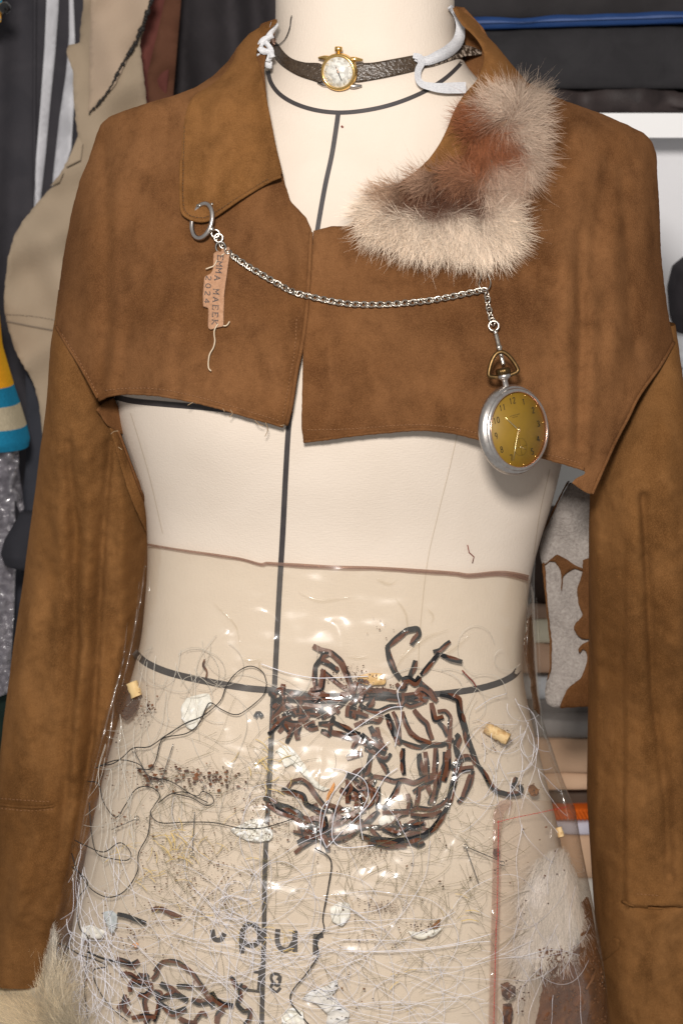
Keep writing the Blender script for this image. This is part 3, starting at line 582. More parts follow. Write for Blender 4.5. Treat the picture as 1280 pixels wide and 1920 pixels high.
link('pelt', panel(MB(), cr([(905, 190), (985, 170), (1010, 240), (1000, 320), (965, 380), (965, 460), (900, 485), (760, 455), (690, 415), (700, 378), (800, 345), (885, 315), (890, 240)], 5, True), lambda a, b, o=0.0: JAC.pts(a, b, np.asarray(o) + .0115 + wr(a, b)), 10, .001), mat('pelt_skin', (.26, .16, .1), .9, col2=(.16, .08, .05), nscale=40), fur)
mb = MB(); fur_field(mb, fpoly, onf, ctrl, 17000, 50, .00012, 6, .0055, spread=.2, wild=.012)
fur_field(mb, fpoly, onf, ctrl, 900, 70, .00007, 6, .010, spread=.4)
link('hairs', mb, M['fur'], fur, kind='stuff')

# ------------------------------------------------------------------ watch chain
def chd(px, py, off=0.0): return JAC.pts(px, py, np.asarray(off) + .0045 + wr(px, py))
chain = thing('watch_chain', 'silver curb chain draped across the chest from collar ring to pocket watch', 'chain', onj(np.array(640.), np.array(600.)))
def torus_mesh(name, rx, ry, r, m, n=20, k=8, twist=0.0):
    a = np.arange(n) / n * 2 * math.pi; P_ = np.stack([rx * np.cos(a), ry * np.sin(a), twist * np.sin(2 * a)], -1)
    t = np.roll(P_, -1, 0) - np.roll(P_, 1, 0); t /= np.linalg.norm(t, axis=1)[:, None]; z = np.tile([0, 0, 1.], (n, 1)); b = np.cross(t, z); b /= np.linalg.norm(b, axis=1)[:, None]; z = np.cross(b, t)
    an = np.arange(k) / k * 2 * math.pi
    V = P_[:, None] + (b[:, None] * np.cos(an)[None, :, None] + z[:, None] * np.sin(an)[None, :, None]) * r
    F = [(i * k + j, ((i + 1) % n) * k + j, ((i + 1) % n) * k + (j + 1) % k, i * k + (j + 1) % k) for i in range(n) for j in range(k)]
    me = bpy.data.meshes.new(name); me.from_pydata(V.reshape(-1, 3).tolist(), [], F); me.polygons.foreach_set('use_smooth', [True] * len(F)); me.materials.append(m); return me
from mathutils import Matrix
def place(name, me, p, xdir, ndir, t):
    x = Vector(xdir).normalized(); n = Vector(ndir); y = n.cross(x).normalized(); z = x.cross(y)
    o = bpy.data.objects.new(name, me); COL.objects.link(o); o.parent = t['_ob']
    o.matrix_local = Matrix.Translation(Vector(p) - Vector(t['_o'])) @ Matrix((x, y, z)).transposed().to_4x4(); return o
LINK = torus_mesh('chain_link', .0030, .0020, .00054, M['steel'], 18, 8, .0006)
SLINK = torus_mesh('chain_link', .0031, .0019, .0005, M['steel'], 18, 8, .0006)
def run(path, pitch, me, d0=.004):
    q = resample(cr(path, 10), pitch); w = chd(q[:, 0], q[:, 1], d0 - .0045)
    for i in range(len(w)):
        t = w[min(i + 1, len(w) - 1)] - w[max(i - 1, 0)]; t /= np.linalg.norm(t)
        n = np.array([0, -1, 0.2]); s_ = np.cross(t, n); s_ /= np.linalg.norm(s_); a = math.radians(38 + R.uniform(-7, 7)) * (1 if i % 2 else -1)
        place('chain_link', me, w[i], t + .18 * s_, n * math.cos(a) + s_ * math.sin(a), chain)
run([(408, 446), (422, 466), (450, 489), (500, 520), (550, 547), (600, 560), (650, 569), (700, 571), (760, 568), (820, 561), (870, 551), (905, 544)], 7.6, LINK, .0042)
run([(912, 553), (915, 575), (919, 592), (923, 604)], 9.5, SLINK, .0055)
RG = torus_mesh('spring_ring', .0096, .0128, .0017, M['satin'], 40, 12)
rc = chd(np.array(379.), np.array(414.), .0046)
place('spring_ring', RG, rc, (.78, -.62, .02), (-.58, -.73, .27), chain)
fr = Frame(chd(np.array(397.), np.array(430.), .008), (.3, -.3, -.9), (0, 0, 1))
link('ring_collar', lathe(MB(), fr, [(.0005, -.0014), (.0022, -.0014), (.0023, 0), (.0022, .0014), (.0005, .0014)], 16), M['steel'], chain)
for px, py, r in ((404, 438, .0028), (410, 446, .003), (918, 520, 0), (925, 611, .0035)):
    if r: place('jump_ring', torus_mesh('jump_ring', r, r, .0008, M['steel'], 20, 8), chd(np.array(float(px)), np.array(float(py)), .003), (1, 0, .2), (.2, -1, .2), chain)
q = resample(cr([(900, 502), (901, 518), (897, 530), (900, 540), (908, 545), (916, 540), (919, 528), (913, 512)], 6), 2)
link('hook', tube(MB(), chd(q[:, 0], q[:, 1], .004), .0005, 6), M['steel'], chain)
a = chd(np.array(927.), np.array(619.), .005); b = chd(np.array(943.), np.array(684.), .012); dd = b - a; Ln = np.linalg.norm(dd)
fr = Frame(a, dd, (0, -1, 0.1))
pr = [(.0004, 0), (.0016, .0003), (.0018, .0015), (.0012, .0026), (.0013, .0034)]
for i in range(6): pr += [(.0017, .0040 + i * .0014), (.0014, .0047 + i * .0014)]
pr += [(.0022, .0128), (.0022, .0144), (.0015, .0150), (.0015, Ln - .001), (.0012, Ln), (.0003, Ln)]
link('swivel_clasp', lathe(MB(), fr, pr, 16), M['steel'], chain)
link('eyelet', tube(tube(MB(), onc(np.array([369., 374, 376]), np.array([386., 384, 388]), .001), .0011, 6), onc(np.array([395., 398, 397]), np.array([383., 381, 386]), .002), .0009, 6), M['steel'], chain)

# ------------------------------------------------------------------ pocket watch
pc = JAC.pts(np.array(962.), np.array(806.), .034)
wf = Frame(pc, (.60, -.76, .14), (-.16, .0, 1))
watch = thing('pocket_watch', 'silver pocket watch with olive gold dial hanging from the chain at the hem', 'pocket watch', pc + np.array([0, 0, -.034]))
RW = .0318
link('case', lathe(MB(), wf, [(1e-5, -.0085), (.016, -.0083), (.024, -.0070), (.0293, -.0042), (.0305, -.0032), (.0304, -.0026), (RW, -.0018), (RW + .0002, 0), (RW - .0004, .0015), (.0306, .0032), (.0302, .0034), (.0290, .0044)], 96), M['satin'], watch)
link('bezel', lathe(MB(), wf, [(.0293, .0040), (.0290, .0052), (.0280, .0060), (.0270, .0062), (.0266, .0060)], 96), M['satin'], watch)
link('bezel_rim', lathe(MB(), wf, [(.0270, .0060), (.0268, .0064), (.0264, .0062), (.0262, .0040)], 96), M['copper'], watch)
link('dial', disc(MB(), wf, .0266, .0040, 96), M['dial'], watch)
link('crystal', lathe(MB(), wf, [(1e-5, .0064), (.014, .0063), (.0266, .0060)], 64), M['glass'], watch)
GS = .0047
def glyphs(fr, s, cx, cy, h, w, z, gap=.78, m=None, t=None, name='numeral', wd=.62):
    mb = MB(); tw = (len(s) - 1) * h * gap * wd / .62
    for i, ch in enumerate(s):
        for st in GL[ch]:
            p = np.array(st) - np.array([.5, .5]); p = p * np.array([h * wd, h]) + np.array([cx - tw / 2 + i * h * gap * wd / .62, cy]); flat(mb, fr, resample(p, h / 8), w, z)
    return link(name, mb, m, t, smooth=False)
for hh in (12, 1, 2, 3, 4, 5, 7, 8, 9, 10, 11):
    a = math.radians(90 - hh * 30); glyphs(wf, str(hh), .0208 * math.cos(a), .0208 * math.sin(a), .0042, .00042, .0043, m=M['ink'], t=watch)
mb = MB()
for hh in range(12):
    a = math.radians(90 - hh * 30); lathe(mb, Frame(wf(np.array([[.0251 * math.cos(a), .0251 * math.sin(a), .0041]]))[0], wf.z, wf.y), [(.0005, 0), (.0005, .0003), (1e-5, .0005)], 10)
link('hour_marker', mb, M['gold'], watch)
mb = MB()
flat(mb, wf, np.array(arc(0, -.0125, .0062, .0062, 0, 360, 40)), .00012, .00425); flat(mb, wf, [(-.0062, -.0125), (.0062, -.0125)], .00012, .00424); flat(mb, wf, [(0, -.0065), (0, -.0185)], .00012, .00423)
for k, y in ((9, .0105), (5, .0092)):
    for i in range(k): flat(mb, wf, [((i - k / 2) * .0011, y), ((i - k / 2) * .0011 + .0007, y)], .0004, .00422)
link('subdial', mb, mat('dial_print', (.10, .065, .02), .7), watch)
def hand(tip, back, w, z, name):
    tip = np.array(tip); d = tip / np.linalg.norm(tip); mb = MB(); flat(mb, wf, np.array([-d * back, d * .002, tip * .55, tip]), [w * .8, w, w * .8, w * .35], z, .0003); link(name, mb, M['goldhand'], watch)
a = math.radians(90 - 317); hand((.0148 * math.cos(a), .0148 * math.sin(a)), .002, .0012, .0050, 'hour_hand')
a = math.radians(90 - 207); hand((.0225 * math.cos(a), .0225 * math.sin(a)), .002, .0010, .0055, 'minute_hand')
mb = MB(); flat(mb, wf, [(0, -.0125), (.0042, -.0152)], .0004, .0046); lathe(mb, wf, [(1e-5, .0064), (.0009, .0062), (.0012, .0052), (.0012, .0043)], 16)
lathe(mb, Frame(wf(np.array([[0, -.0125, .0043]]))[0], wf.z, wf.y), [(.0007, 0), (.0006, .0005), (1e-5, .0006)], 10); link('centre_pin', mb, M['goldhand'], watch)
st = Frame(wf(np.array([[0, RW - .0008, 0]]))[0], wf.y, wf.z)
link('stem', lathe(MB(), st, [(.0022, 0), (.0020, .004), (.0028, .0052), (.0042, .0062), (.0052, .0078), (.0040, .0092)], 24), M['satin'], watch)
pr = MB(); n = 48; an = np.arange(n) / n * 6.2832; V = []
for z, r in ((.0088, .0038), (.0092, .0050), (.0122, .0051), (.0132, .0042), (.0135, .0005)):
    rr = r * (1 + .05 * np.cos(an * 16) * (r > .004)); V.append(np.stack([rr * np.cos(an), rr * np.sin(an), np.full(n, z)], -1))
pr.add(st(np.array(V).reshape(-1, 3)), [(i * n + j, i * n + (j + 1) % n, i * n + n + (j + 1) % n, i * n + n + j) for i in range(4) for j in range(n)])
link('crown', pr, M['brass'], watch)
bw = cr([(-.0042, .0075), (-.0098, .0090), (-.0102, .0120), (-.0070, .0190), (-.0034, .0234), (.0, .0246), (.0034, .0234), (.0070, .0190), (.0102, .0120), (.0098, .0090), (.0042, .0075)], 6)
bwf = Frame(st.o, (.12, -.97, .12), (-.16, 0, 1))
link('bow', tube(MB(), bwf(np.c_[bw, np.zeros(len(bw))]), .00150, 10), M['brass'], watch)

# ------------------------------------------------------------------ stamped tag
TS = 7.386
def ont(px, py, off=0.0): return JAC.pts(px, py, np.asarray(off) + .0042 + wr(px, py) + .0006 * waves(px, py, 77, 40))
tag = thing('fabric_tag', 'ragged tan felt name tag with stamped letters hanging below the collar ring', 'tag', ont(np.array(405.), np.array(618.)))
link('felt', panel(MB(), rag(cc([(255, 190), (310, 176), (370, 165), (378, 240), (345, 480), (318, 680), (300, 800), (293, 1050), (290, 1270), (190, 1292), (100, 1320), (75, 1290), (78, 1150), (80, 1012), (40, 1008), (5, 1000), (5, 800), (25, 580), (110, 540), (142, 500), (150, 420), (150, 260), (215, 215), (244, 245), (262, 232)], 380, 440, TS), .25), ont, 3.5, .0009), M['tag'], tag)
mb = MB()
def stamp(ch, x, y, h, wd, ang):
    c, s = math.cos(ang), math.sin(ang)
    for st_ in GL[ch]:
        p = (np.array(st_) - .5) * np.array([wd, h])          # text runs down the tag, letter tops to the right
        q = np.stack([x + p[:, 1] * c - p[:, 0] * s, y + p[:, 1] * s + p[:, 0] * c], -1)
        strip(mb, resample(q, 1.2), 1.55, ont, .00025, .0002, step=1.2)
for ch, x, y in zip('EMMA' + 'MAEEK', (246, 236, 226, 206, 188, 184, 178, 174, 170), (322, 405, 495, 600, 790, 900, 1010, 1110, 1212)): stamp(ch, 380 + x / TS, 440 + y / TS, 10.2, 10.5, .09)
for ch, x, y in zip('2024', (84, 77, 70, 60), (602, 708, 812, 918)): stamp(ch, 380 + x / TS, 440 + y / TS, 9.5, 9.5, .12)
link('lettering', mb, M['stamp'], tag, smooth=False)
for p in ([(212, 1235), (168, 1310), (160, 1380), (170, 1470), (150, 1560), (100, 1650), (80, 1750), (85, 1850), (118, 1888)], [(45, 476), (100, 455), (150, 435), (185, 385), (195, 350)], [(285, 1262), (322, 1262), (348, 1240), (372, 1200)], [(262, 285), (300, 262)]):
    link('loose_thread', thread(MB(), cc(p, 380, 440, TS), .00052, ont, .0012, step=2), M['cotton'], tag)
place('jump_ring', torus_mesh('jump_ring', .0035, .0042, .00065, M['pin'], 20, 8), ont(np.array(414.), np.array(464.), .002), (1, 0, .2), (.7, -.7, .1), tag)

# ------------------------------------------------------------------ wristwatch worn as a choker, elastic
def onk(px, py, off=0.0): return BODY.pts(px, py, np.asarray(off) + .0022)
ww = thing('wristwatch', 'small gold wristwatch worn as a choker round the neck on a dark leather strap', 'wristwatch', onb(np.array(634.), np.array(170.)))
sl_ = link('strap', panel(MB(), cr([(509, 79), (519, 80), (532, 97), (548, 110), (572, 117), (604, 121), (604, 153), (585, 150), (556, 140), (530, 124), (514, 106)], 4, True), lambda a, b, o=0.0: onk(a, b, np.asarray(o) * 1.0 + .0012), 4, .0028), M['croc'], ww)
sr_ = link('strap', panel(MB(), cr([(662, 120), (700, 117), (745, 109), (784, 103), (792, 114), (786, 129), (745, 140), (700, 149), (664, 153), (661, 136)], 4, True), lambda a, b, o=0.0: onk(a, b, np.asarray(o) + .0012), 4, .0028), M['croc'], ww)
link('strap', panel(MB(), [(786, 112), (810, 108), (838, 92), (866, 80), (910, 75), (912, 100), (872, 105), (842, 114), (812, 124), (790, 128)], lambda a, b, o=0.0: onk(np.minimum(a, 858.), b, np.asarray(o) + .001) + np.stack([np.maximum(a - 858, 0) * PX, np.maximum(a - 858, 0) * PX * .5, 0 * a], -1), 5, .0025), M['croc_worn'], ww, label='cracked far end of the strap')
mb = MB()
for p in ([(519, 86), (540, 106), (570, 119), (600, 124)], [(517, 102), (540, 124), (570, 141), (600, 148)], [(666, 123), (740, 113), (784, 107)], [(668, 149), (740, 137), (784, 126)]): stitches(mb, p, onk, .0018, gap=5, ln=3.4, r=.00022, jit=.2)
link('strap_stitching', mb, M['ink'], ww, kind='stuff')
kc = onk(np.array(636.), np.array(135.), .004); kf = Frame(kc, (-.26, -.95, -.08), (.06, 0, 1))
link('watch_case', lathe(MB(), kf, [(1e-5, -.0035), (.0118, -.0032), (.0136, -.001), (.0136, .0014), (.0128, .0022)], 64), M['gold'], ww)
link('bezel', lathe(MB(), kf, [(.0134, .0018), (.0132, .0034), (.0124, .0042), (.0114, .0044), (.0110, .0040), (.0110, .002)], 64), M['gold'], ww)
link('dial', disc(MB(), kf, .0112, .0032, 64), M['pearl'], ww)
link('crystal', lathe(MB(), kf, [(.0113, .0040), (.008, .0047), (.004, .005), (1e-5, .0051)], 48), M['glass'], ww)
mb = MB(); flat(mb, kf, [(0, 0), (.0030, -.0062)], [.0008, .0005], .0038); link('hour_hand', mb, M['ink'], ww)
mb = MB(); flat(mb, kf, [(.0, .0), (-.0018, .0038)], [.0007, .0004], .0039); lathe(mb, kf, [(1e-5, .0043), (.0007, .0042), (.0007, .0034)], 12); link('minute_hand', mb, M['copper'], ww)
mb = MB()
for k in range(12):
    a = k * math.pi / 6; flat(mb, kf, [(.0088 * math.cos(a), .0088 * math.sin(a)), (.0101 * math.cos(a), .0101 * math.sin(a))], .0004, .0035)
link('hour_marker', mb, M['goldhand'], ww)
cf = Frame(kf(np.array([[-.0012, .0132, 0]]))[0], kf.y, kf.z)
link('crown', lathe(MB(), cf, [(.0014, 0), (.0014, .0012), (.0028, .0014), (.0029, .0044), (.0022, .0050), (1e-5, .0051)], 14), M['gold'], ww)
for sx, sy in ((-1, 1), (1, 1), (-1, -1), (1, -1)):
    p = cr([(sx * .0085, sy * .0095, .000), (sx * .0125, sy * .0096, -.0006), (sx * .0166, sy * .0092, -.0024)], 6)
    link('lug', tube(MB(), kf(p), .0017, 10, taper=[1.1, 1.1, .8, .5]), M['satin'] if sy < 0 else M['gold'], ww)
pb = onk(np.array([512., 514]), np.array([70., 84]), .004); link('spring_bar', tube(MB(), pb, .0014, 8), M['copper'], ww)
link('loose_thread', thread(thread(MB(), [(523, 84), (535, 72), (543, 52), (545, 36), (547, 29)], .0004, onk, .003, step=2), [(498, 80), (508, 83), (522, 84)], .0005, onk, .004, step=2), M['black_thread'], ww)
el = thing('elastic_band', 'knotted white elastic band tied round the neck through the choker strap', 'elastic band', onk(np.array(800.), np.array(170.)))
def one(px, py, off=0.0):
    e = np.maximum(np.asarray(px) - 850, 0) * PX; return BODY.pts(np.minimum(px, 850.), py, np.asarray(off) + .006) + np.stack([e, e * .4, 0 * e], -1)
link('band', strip(MB(), cr([(842, 12), (855, 28), (862, 50), (858, 76), (842, 94), (820, 106), (798, 114), (778, 108)], 8), [12, 14, 18, 22, 24, 22, 18, 12], one, .002, .0006, th_ang=lambda n: np.linspace(.6, .0, n)), M['elastic'], el)
link('band', strip(MB(), cr([(774, 104), (786, 107), (790, 118), (784, 130), (783, 146), (790, 157), (806, 162), (830, 165), (872, 164)], 8), [10, 14, 14, 13, 14, 17, 20, 21, 21], one, .0042, .0006, th_ang=lambda n: np.interp(np.linspace(0, 1, n), [0, .3, .6, 1], [.2, .5, .2, .0])), M['elastic'], el, smooth=False)
def onw(px, py, off=0.0): return P(px, py, -.048 - np.asarray(off))
for i, (p, w, o) in enumerate((([(516, 42), (508, 60), (500, 74), (494, 86)], 15, .0), ([(512, 66), (500, 72), (490, 80), (486, 92)], 13, .004), ([(486, 88), (494, 96), (506, 98), (510, 108)], 13, .007), ([(488, 100), (490, 112), (500, 120), (510, 122)], 14, .003), ([(496, 78), (505, 88), (508, 100), (502, 116)], 12, .005))):
    link('knot', strip(MB(), cr(p, 8), w, onw, o, .0016, th_ang=lambda n, i=i: .7 * np.sin(np.linspace(0, 4, n) + i)), M['elastic'], el)

# ------------------------------------------------------------------ clear vinyl skirt
skirt = thing('vinyl_skirt', 'clear glossy vinyl skirt with threads tape and scraps sealed inside on dress form', 'skirt', P(620, 2060, 0))
HEM = [(276, 1018), (330, 1027), (400, 1037), (450, 1045), (488, 1055), (500, 1053), (530, 1055), (620, 1060), (700, 1062), (780, 1067), (850, 1072), (880, 1076), (930, 1072), (960, 1074), (990, 1081)]
SO = HEM + [(1000, 1110), (1002, 1160), (1005, 1240), (1009, 1300), (1018, 1355), (1036, 1408), (1052, 1455), (1078, 1518), (1090, 1590), (1111, 1695), (1129, 1800), (1144, 1920), (1150, 1980), (66, 1980), (70, 1920), (88, 1800), (106, 1700), (131, 1600), (149, 1520), (163, 1450), (188, 1360), (206, 1300), (226, 1245), (244, 1200), (258, 1130), (267, 1080)]
link('vinyl_sheet', panel(MB(), SO, ons, 5, .0006), M['vinyl'], skirt)
zt = P(640, 1040, 0)[2]; v, f = SKIRT.loft(P(640, 2060, 0)[2], zt, 60, 60, math.pi, 2 * math.pi); link('vinyl_sheet', MB().add(v, f), M['vinyl'], skirt)
link('top_edge', strip(MB(), cr([(a, b + 3) for a, b in HEM], 5), [4, 4, 5, 5, 7, 6, 6, 7, 7, 9, 11], ons, .0006, .0004), M['vinyl_edge'], skirt, smooth=False)
link('pocket', panel(MB(), [(924, 1522), (936, 1502), (960, 1496), (1010, 1500), (1076, 1508), (1090, 1590), (1111, 1695), (1129, 1800), (1144, 1925), (1146, 1970), (912, 1970), (917, 1800), (922, 1650)], lambda a, b, o=0.0: ons(a, b, np.asarray(o) + .0028), 9, .0005), film('pocket_film', (.975, .96, .95), .035, .003, (.6, .5, .45), .14, 50, .2), skirt)
link('pocket_hem', panel(MB(), [(924, 1522), (936, 1502), (955, 1498), (962, 1506), (944, 1524), (938, 1560), (938, 1650), (935, 1760), (930, 1970), (914, 1970), (919, 1800), (922, 1650)], lambda a, b, o=0.0: ons(a, b, np.asarray(o) + .0036), 5, .0005), M['vinyl_pink'], skirt)
mb = MB(); DP = lambda a, b, o=0.0: ons(a, b, np.asarray(o) + .0045)
stitches(mb, [(934, 1541), (933, 1600), (932, 1680), (929, 1760), (927, 1840), (924, 1960)], DP, gap=6, ln=5.2, r=.00028, jit=.2)
stitches(mb, [(934, 1541), (965, 1533), (1010, 1524), (1060, 1513)], DP, gap=6, ln=5.2, r=.00028, jit=.2); link('red_stitching', mb, M['red'], skirt, kind='stuff')
# raised creases and welded scars on the vinyl
mb = MB()
def crease(p, w):
    q = cr(p, 6); mb = strip(MB(), q, [1, w, w * .7, 1], ons, .0012, .0010, th_ang=lambda n: .5 * np.sin(np.linspace(0, 5, n))); link('crease', mb, M['vinyl'], skirt)
for p, w in (([(272, 1060), (262, 1130), (250, 1200)], 4), ([(283, 1050), (278, 1120), (268, 1180)], 3), ([(222, 1270), (198, 1360), (178, 1440)], 5), ([(180, 1430), (160, 1520), (148, 1590)], 5), ([(170, 1500), (150, 1600), (128, 1700)], 4), ([(996, 1100), (1000, 1180), (1004, 1260)], 4), ([(985, 1090), (990, 1160), (986, 1230)], 3), ([(1030, 1420), (1052, 1480), (1066, 1540)], 5), ([(560, 1110), (600, 1125), (655, 1120)], 5), ([(400, 1130), (440, 1170), (450, 1210)], 4), ([(740, 1120), (760, 1150), (764, 1190)], 5), ([(820, 1230), (850, 1215), (880, 1190)], 6), ([(690, 1350), (730, 1380), (750, 1420)], 6), ([(760, 1440), (800, 1450), (830, 1440)], 7), ([(700, 1480), (740, 1500), (760, 1490)], 6), ([(560, 1640), (620, 1636), (680, 1645)], 5), ([(600, 1680), (640, 1676)], 5), ([(240, 1150), (232, 1230), (206, 1330), (190, 1390)], 5), ([(262, 1090), (250, 1190), (228, 1290)], 4), ([(215, 1310), (205, 1380), (196, 1440)], 6), ([(228, 1350), (222, 1410), (205, 1460)], 5), ([(1005, 1120), (1010, 1220), (1012, 1300)], 5), ([(1035, 1520), (1033, 1560), (1032, 1575)], 4), ([(735, 1258), (760, 1225), (800, 1195), (840, 1180)], 9), ([(705, 1085), (728, 1095), (742, 1090)], 6), ([(800, 1140), (812, 1155), (806, 1170)], 4), ([(450, 1232), (470, 1238), (492, 1236)], 7), ([(485, 1236), (488, 1262)], 6), ([(650, 1230), (670, 1233), (690, 1230)], 5), ([(640, 1415), (665, 1422)], 5), ([(520, 1440), (532, 1455), (540, 1470)], 5),
            ([(670, 1668), (740, 1674), (800, 1672), (845, 1662)], 7), ([(760, 1748), (790, 1760), (820, 1745)], 7), ([(650, 1760), (662, 1775)], 5)): crease(p, w)
# amber crumple and brown stuffing low on the far side
EY = [1018, 1080, 1200, 1300, 1360, 1450, 1520, 1600, 1700, 1800, 1920, 2080]
EL = [276, 267, 244, 206, 188, 163, 149, 131, 106, 88, 70, 48]; ER = [1000, 996, 1004, 1010, 1020, 1050, 1078, 1092, 1112, 1129, 1144, 1166]
def inn(px, py, off=0.0):
    px = np.clip(px, np.interp(py, EY, EL) + 4, np.interp(py, EY, ER) - 4); return SKIRT.pts(px, py, np.asarray(off) - .0022 + vin(px, py) * .4)
link('brown_film', panel(MB(), rag([(988, 1160), (998, 1150), (1004, 1240), (1009, 1310), (1014, 1345), (1000, 1330), (992, 1270), (980, 1210)], 1.5), inn, 6, .0006), M['brownfilm'], skirt)
link('brown_film', panel(MB(), rag([(222, 1285), (250, 1278), (262, 1300), (258, 1330), (240, 1352), (225, 1345), (216, 1318)], 2), inn, 6, .0006), M['brownfilm'], skirt)
hd = thing('brown_hide', 'dark reddish brown crumbly hide scrap inside the skirt below white fur', 'hide scrap', inn(np.array(1080.), np.array(1960.)))
link('scrap', panel(MB(), rag([(1008, 1790), (1020, 1776), (1050, 1772), (1084, 1772), (1094, 1720), (1090, 1690), (1100, 1680), (1112, 1705), (1130, 1805), (1145, 1925), (1148, 1970), (990, 1970), (1008, 1900), (1016, 1850)], 2.2), lambda a, b, o=0.0: inn(a, b, np.asarray(o) + .0012 * waves(a, b, 4, 22)), 5, .002), M['hide'], hd)
mb = MB()
for i in range(150):
    x, y = R.uniform(1010, 1135), R.uniform(1780, 1940); a = R.uniform(0, 6.28); L = R.uniform(2, 6)
    q = np.array([(x, y), (x + L * math.cos(a), y + L * math.sin(a))]); tube(mb, inn(q[:, 0], q[:, 1], .0016), .0006, 4)
q = np.array([(1116, 1818), (1110, 1836), (1098, 1855)]); tube(mb, inn(q[:, 0], q[:, 1], .003), .0011, 5); link('flakes', mb, M['orange'] if 0 else mat('tan_flakes', (.17, .08, .035), .7), hd, kind='stuff')
wfur = MB(); WF = (.74, .70, .66)
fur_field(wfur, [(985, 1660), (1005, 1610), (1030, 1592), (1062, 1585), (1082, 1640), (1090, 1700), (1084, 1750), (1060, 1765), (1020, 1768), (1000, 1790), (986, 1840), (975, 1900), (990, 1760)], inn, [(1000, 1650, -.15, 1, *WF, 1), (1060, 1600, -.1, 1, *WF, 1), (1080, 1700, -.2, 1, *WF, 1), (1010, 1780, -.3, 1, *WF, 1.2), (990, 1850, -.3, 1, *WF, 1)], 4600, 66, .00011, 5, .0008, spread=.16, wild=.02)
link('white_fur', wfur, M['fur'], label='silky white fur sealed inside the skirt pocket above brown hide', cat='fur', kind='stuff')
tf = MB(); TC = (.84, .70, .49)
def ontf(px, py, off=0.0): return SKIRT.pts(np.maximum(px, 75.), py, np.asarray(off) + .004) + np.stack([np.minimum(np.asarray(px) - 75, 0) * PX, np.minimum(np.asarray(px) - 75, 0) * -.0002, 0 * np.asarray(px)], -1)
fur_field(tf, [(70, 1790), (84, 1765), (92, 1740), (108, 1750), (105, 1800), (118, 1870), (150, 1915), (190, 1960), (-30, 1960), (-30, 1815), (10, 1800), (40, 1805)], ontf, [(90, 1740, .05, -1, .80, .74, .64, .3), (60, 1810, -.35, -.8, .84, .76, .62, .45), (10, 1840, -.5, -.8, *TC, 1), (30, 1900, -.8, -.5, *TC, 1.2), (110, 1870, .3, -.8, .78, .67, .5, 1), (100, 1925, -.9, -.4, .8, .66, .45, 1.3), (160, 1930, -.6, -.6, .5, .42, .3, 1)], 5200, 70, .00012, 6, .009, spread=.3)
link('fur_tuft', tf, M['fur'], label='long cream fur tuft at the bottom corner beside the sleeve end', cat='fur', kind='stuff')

# ------------------------------------------------------------------ tape netting
BR = (.115, .043, .024); BK = (.013, .012, .013)
def net(name, label, lists, ox, oy, sc, w0, thingloc):
    t = thing(name, label, 'netting', thingloc)
    for i, (c, pl) in enumerate(lists):
        w = w0 * R.uniform(.75, 1.15); ph = R.uniform(0, 6.28); rate = R.uniform(.06, .16)
        p = resample(np.array(cc(pl, ox, oy, sc)), 2.4); n = len(p)
        if n > 6: p[1:-1] = .5 * p[1:-1] + .25 * (p[:-2] + p[2:])
        if n > 6: p[1:-1] = .5 * p[1:-1] + .25 * (p[:-2] + p[2:])
        base = R.uniform(.0003, .0022); tl = R.uniform(-.3, .3)
        def ang(m, k=.22): return tl + k * np.interp(np.arange(m), np.arange(0, m + 6, 4.5), NR.uniform(-1, 1, len(np.arange(0, m + 6, 4.5))))
        A, B = (M['net_brown'], M['net_black']) if c == 'b' else (M['net_black'], M['net_brown'])
        link('tape_strand', strip(MB(), p, [w * .8, w, w * 1.05, w, w * .85], inn, base, .0002, th_ang=ang, step=2.4), A, t, smooth=False)
        tg = np.gradient(p, axis=0); tg /= np.linalg.norm(tg, axis=1)[:, None] + 1e-9; nn = np.stack([-tg[:, 1], tg[:, 0]], -1)
        f_ = .38 if c == 'b' else .62
        i0 = R.randint(0, 6); side = R.choice((-1, 1))
        while i0 < n - 4:                       # the band folds back on itself along one edge
            i1 = min(n, i0 + R.randint(9, 24)); q = p[i0:i1] + nn[i0:i1] * side * w * .3
            if len(q) > 3: link('tape_fold', strip(MB(), q, [w * .1, w * f_, w * f_ * 1.1, w * f_ * .9, w * .08], inn, base + .00045, .0002, th_ang=lambda m: ang(m, .5), step=2.4), B, t, smooth=False)
            i0 = i1 + R.randint(0, 8); side *= R.choice((-1, 1, 1))
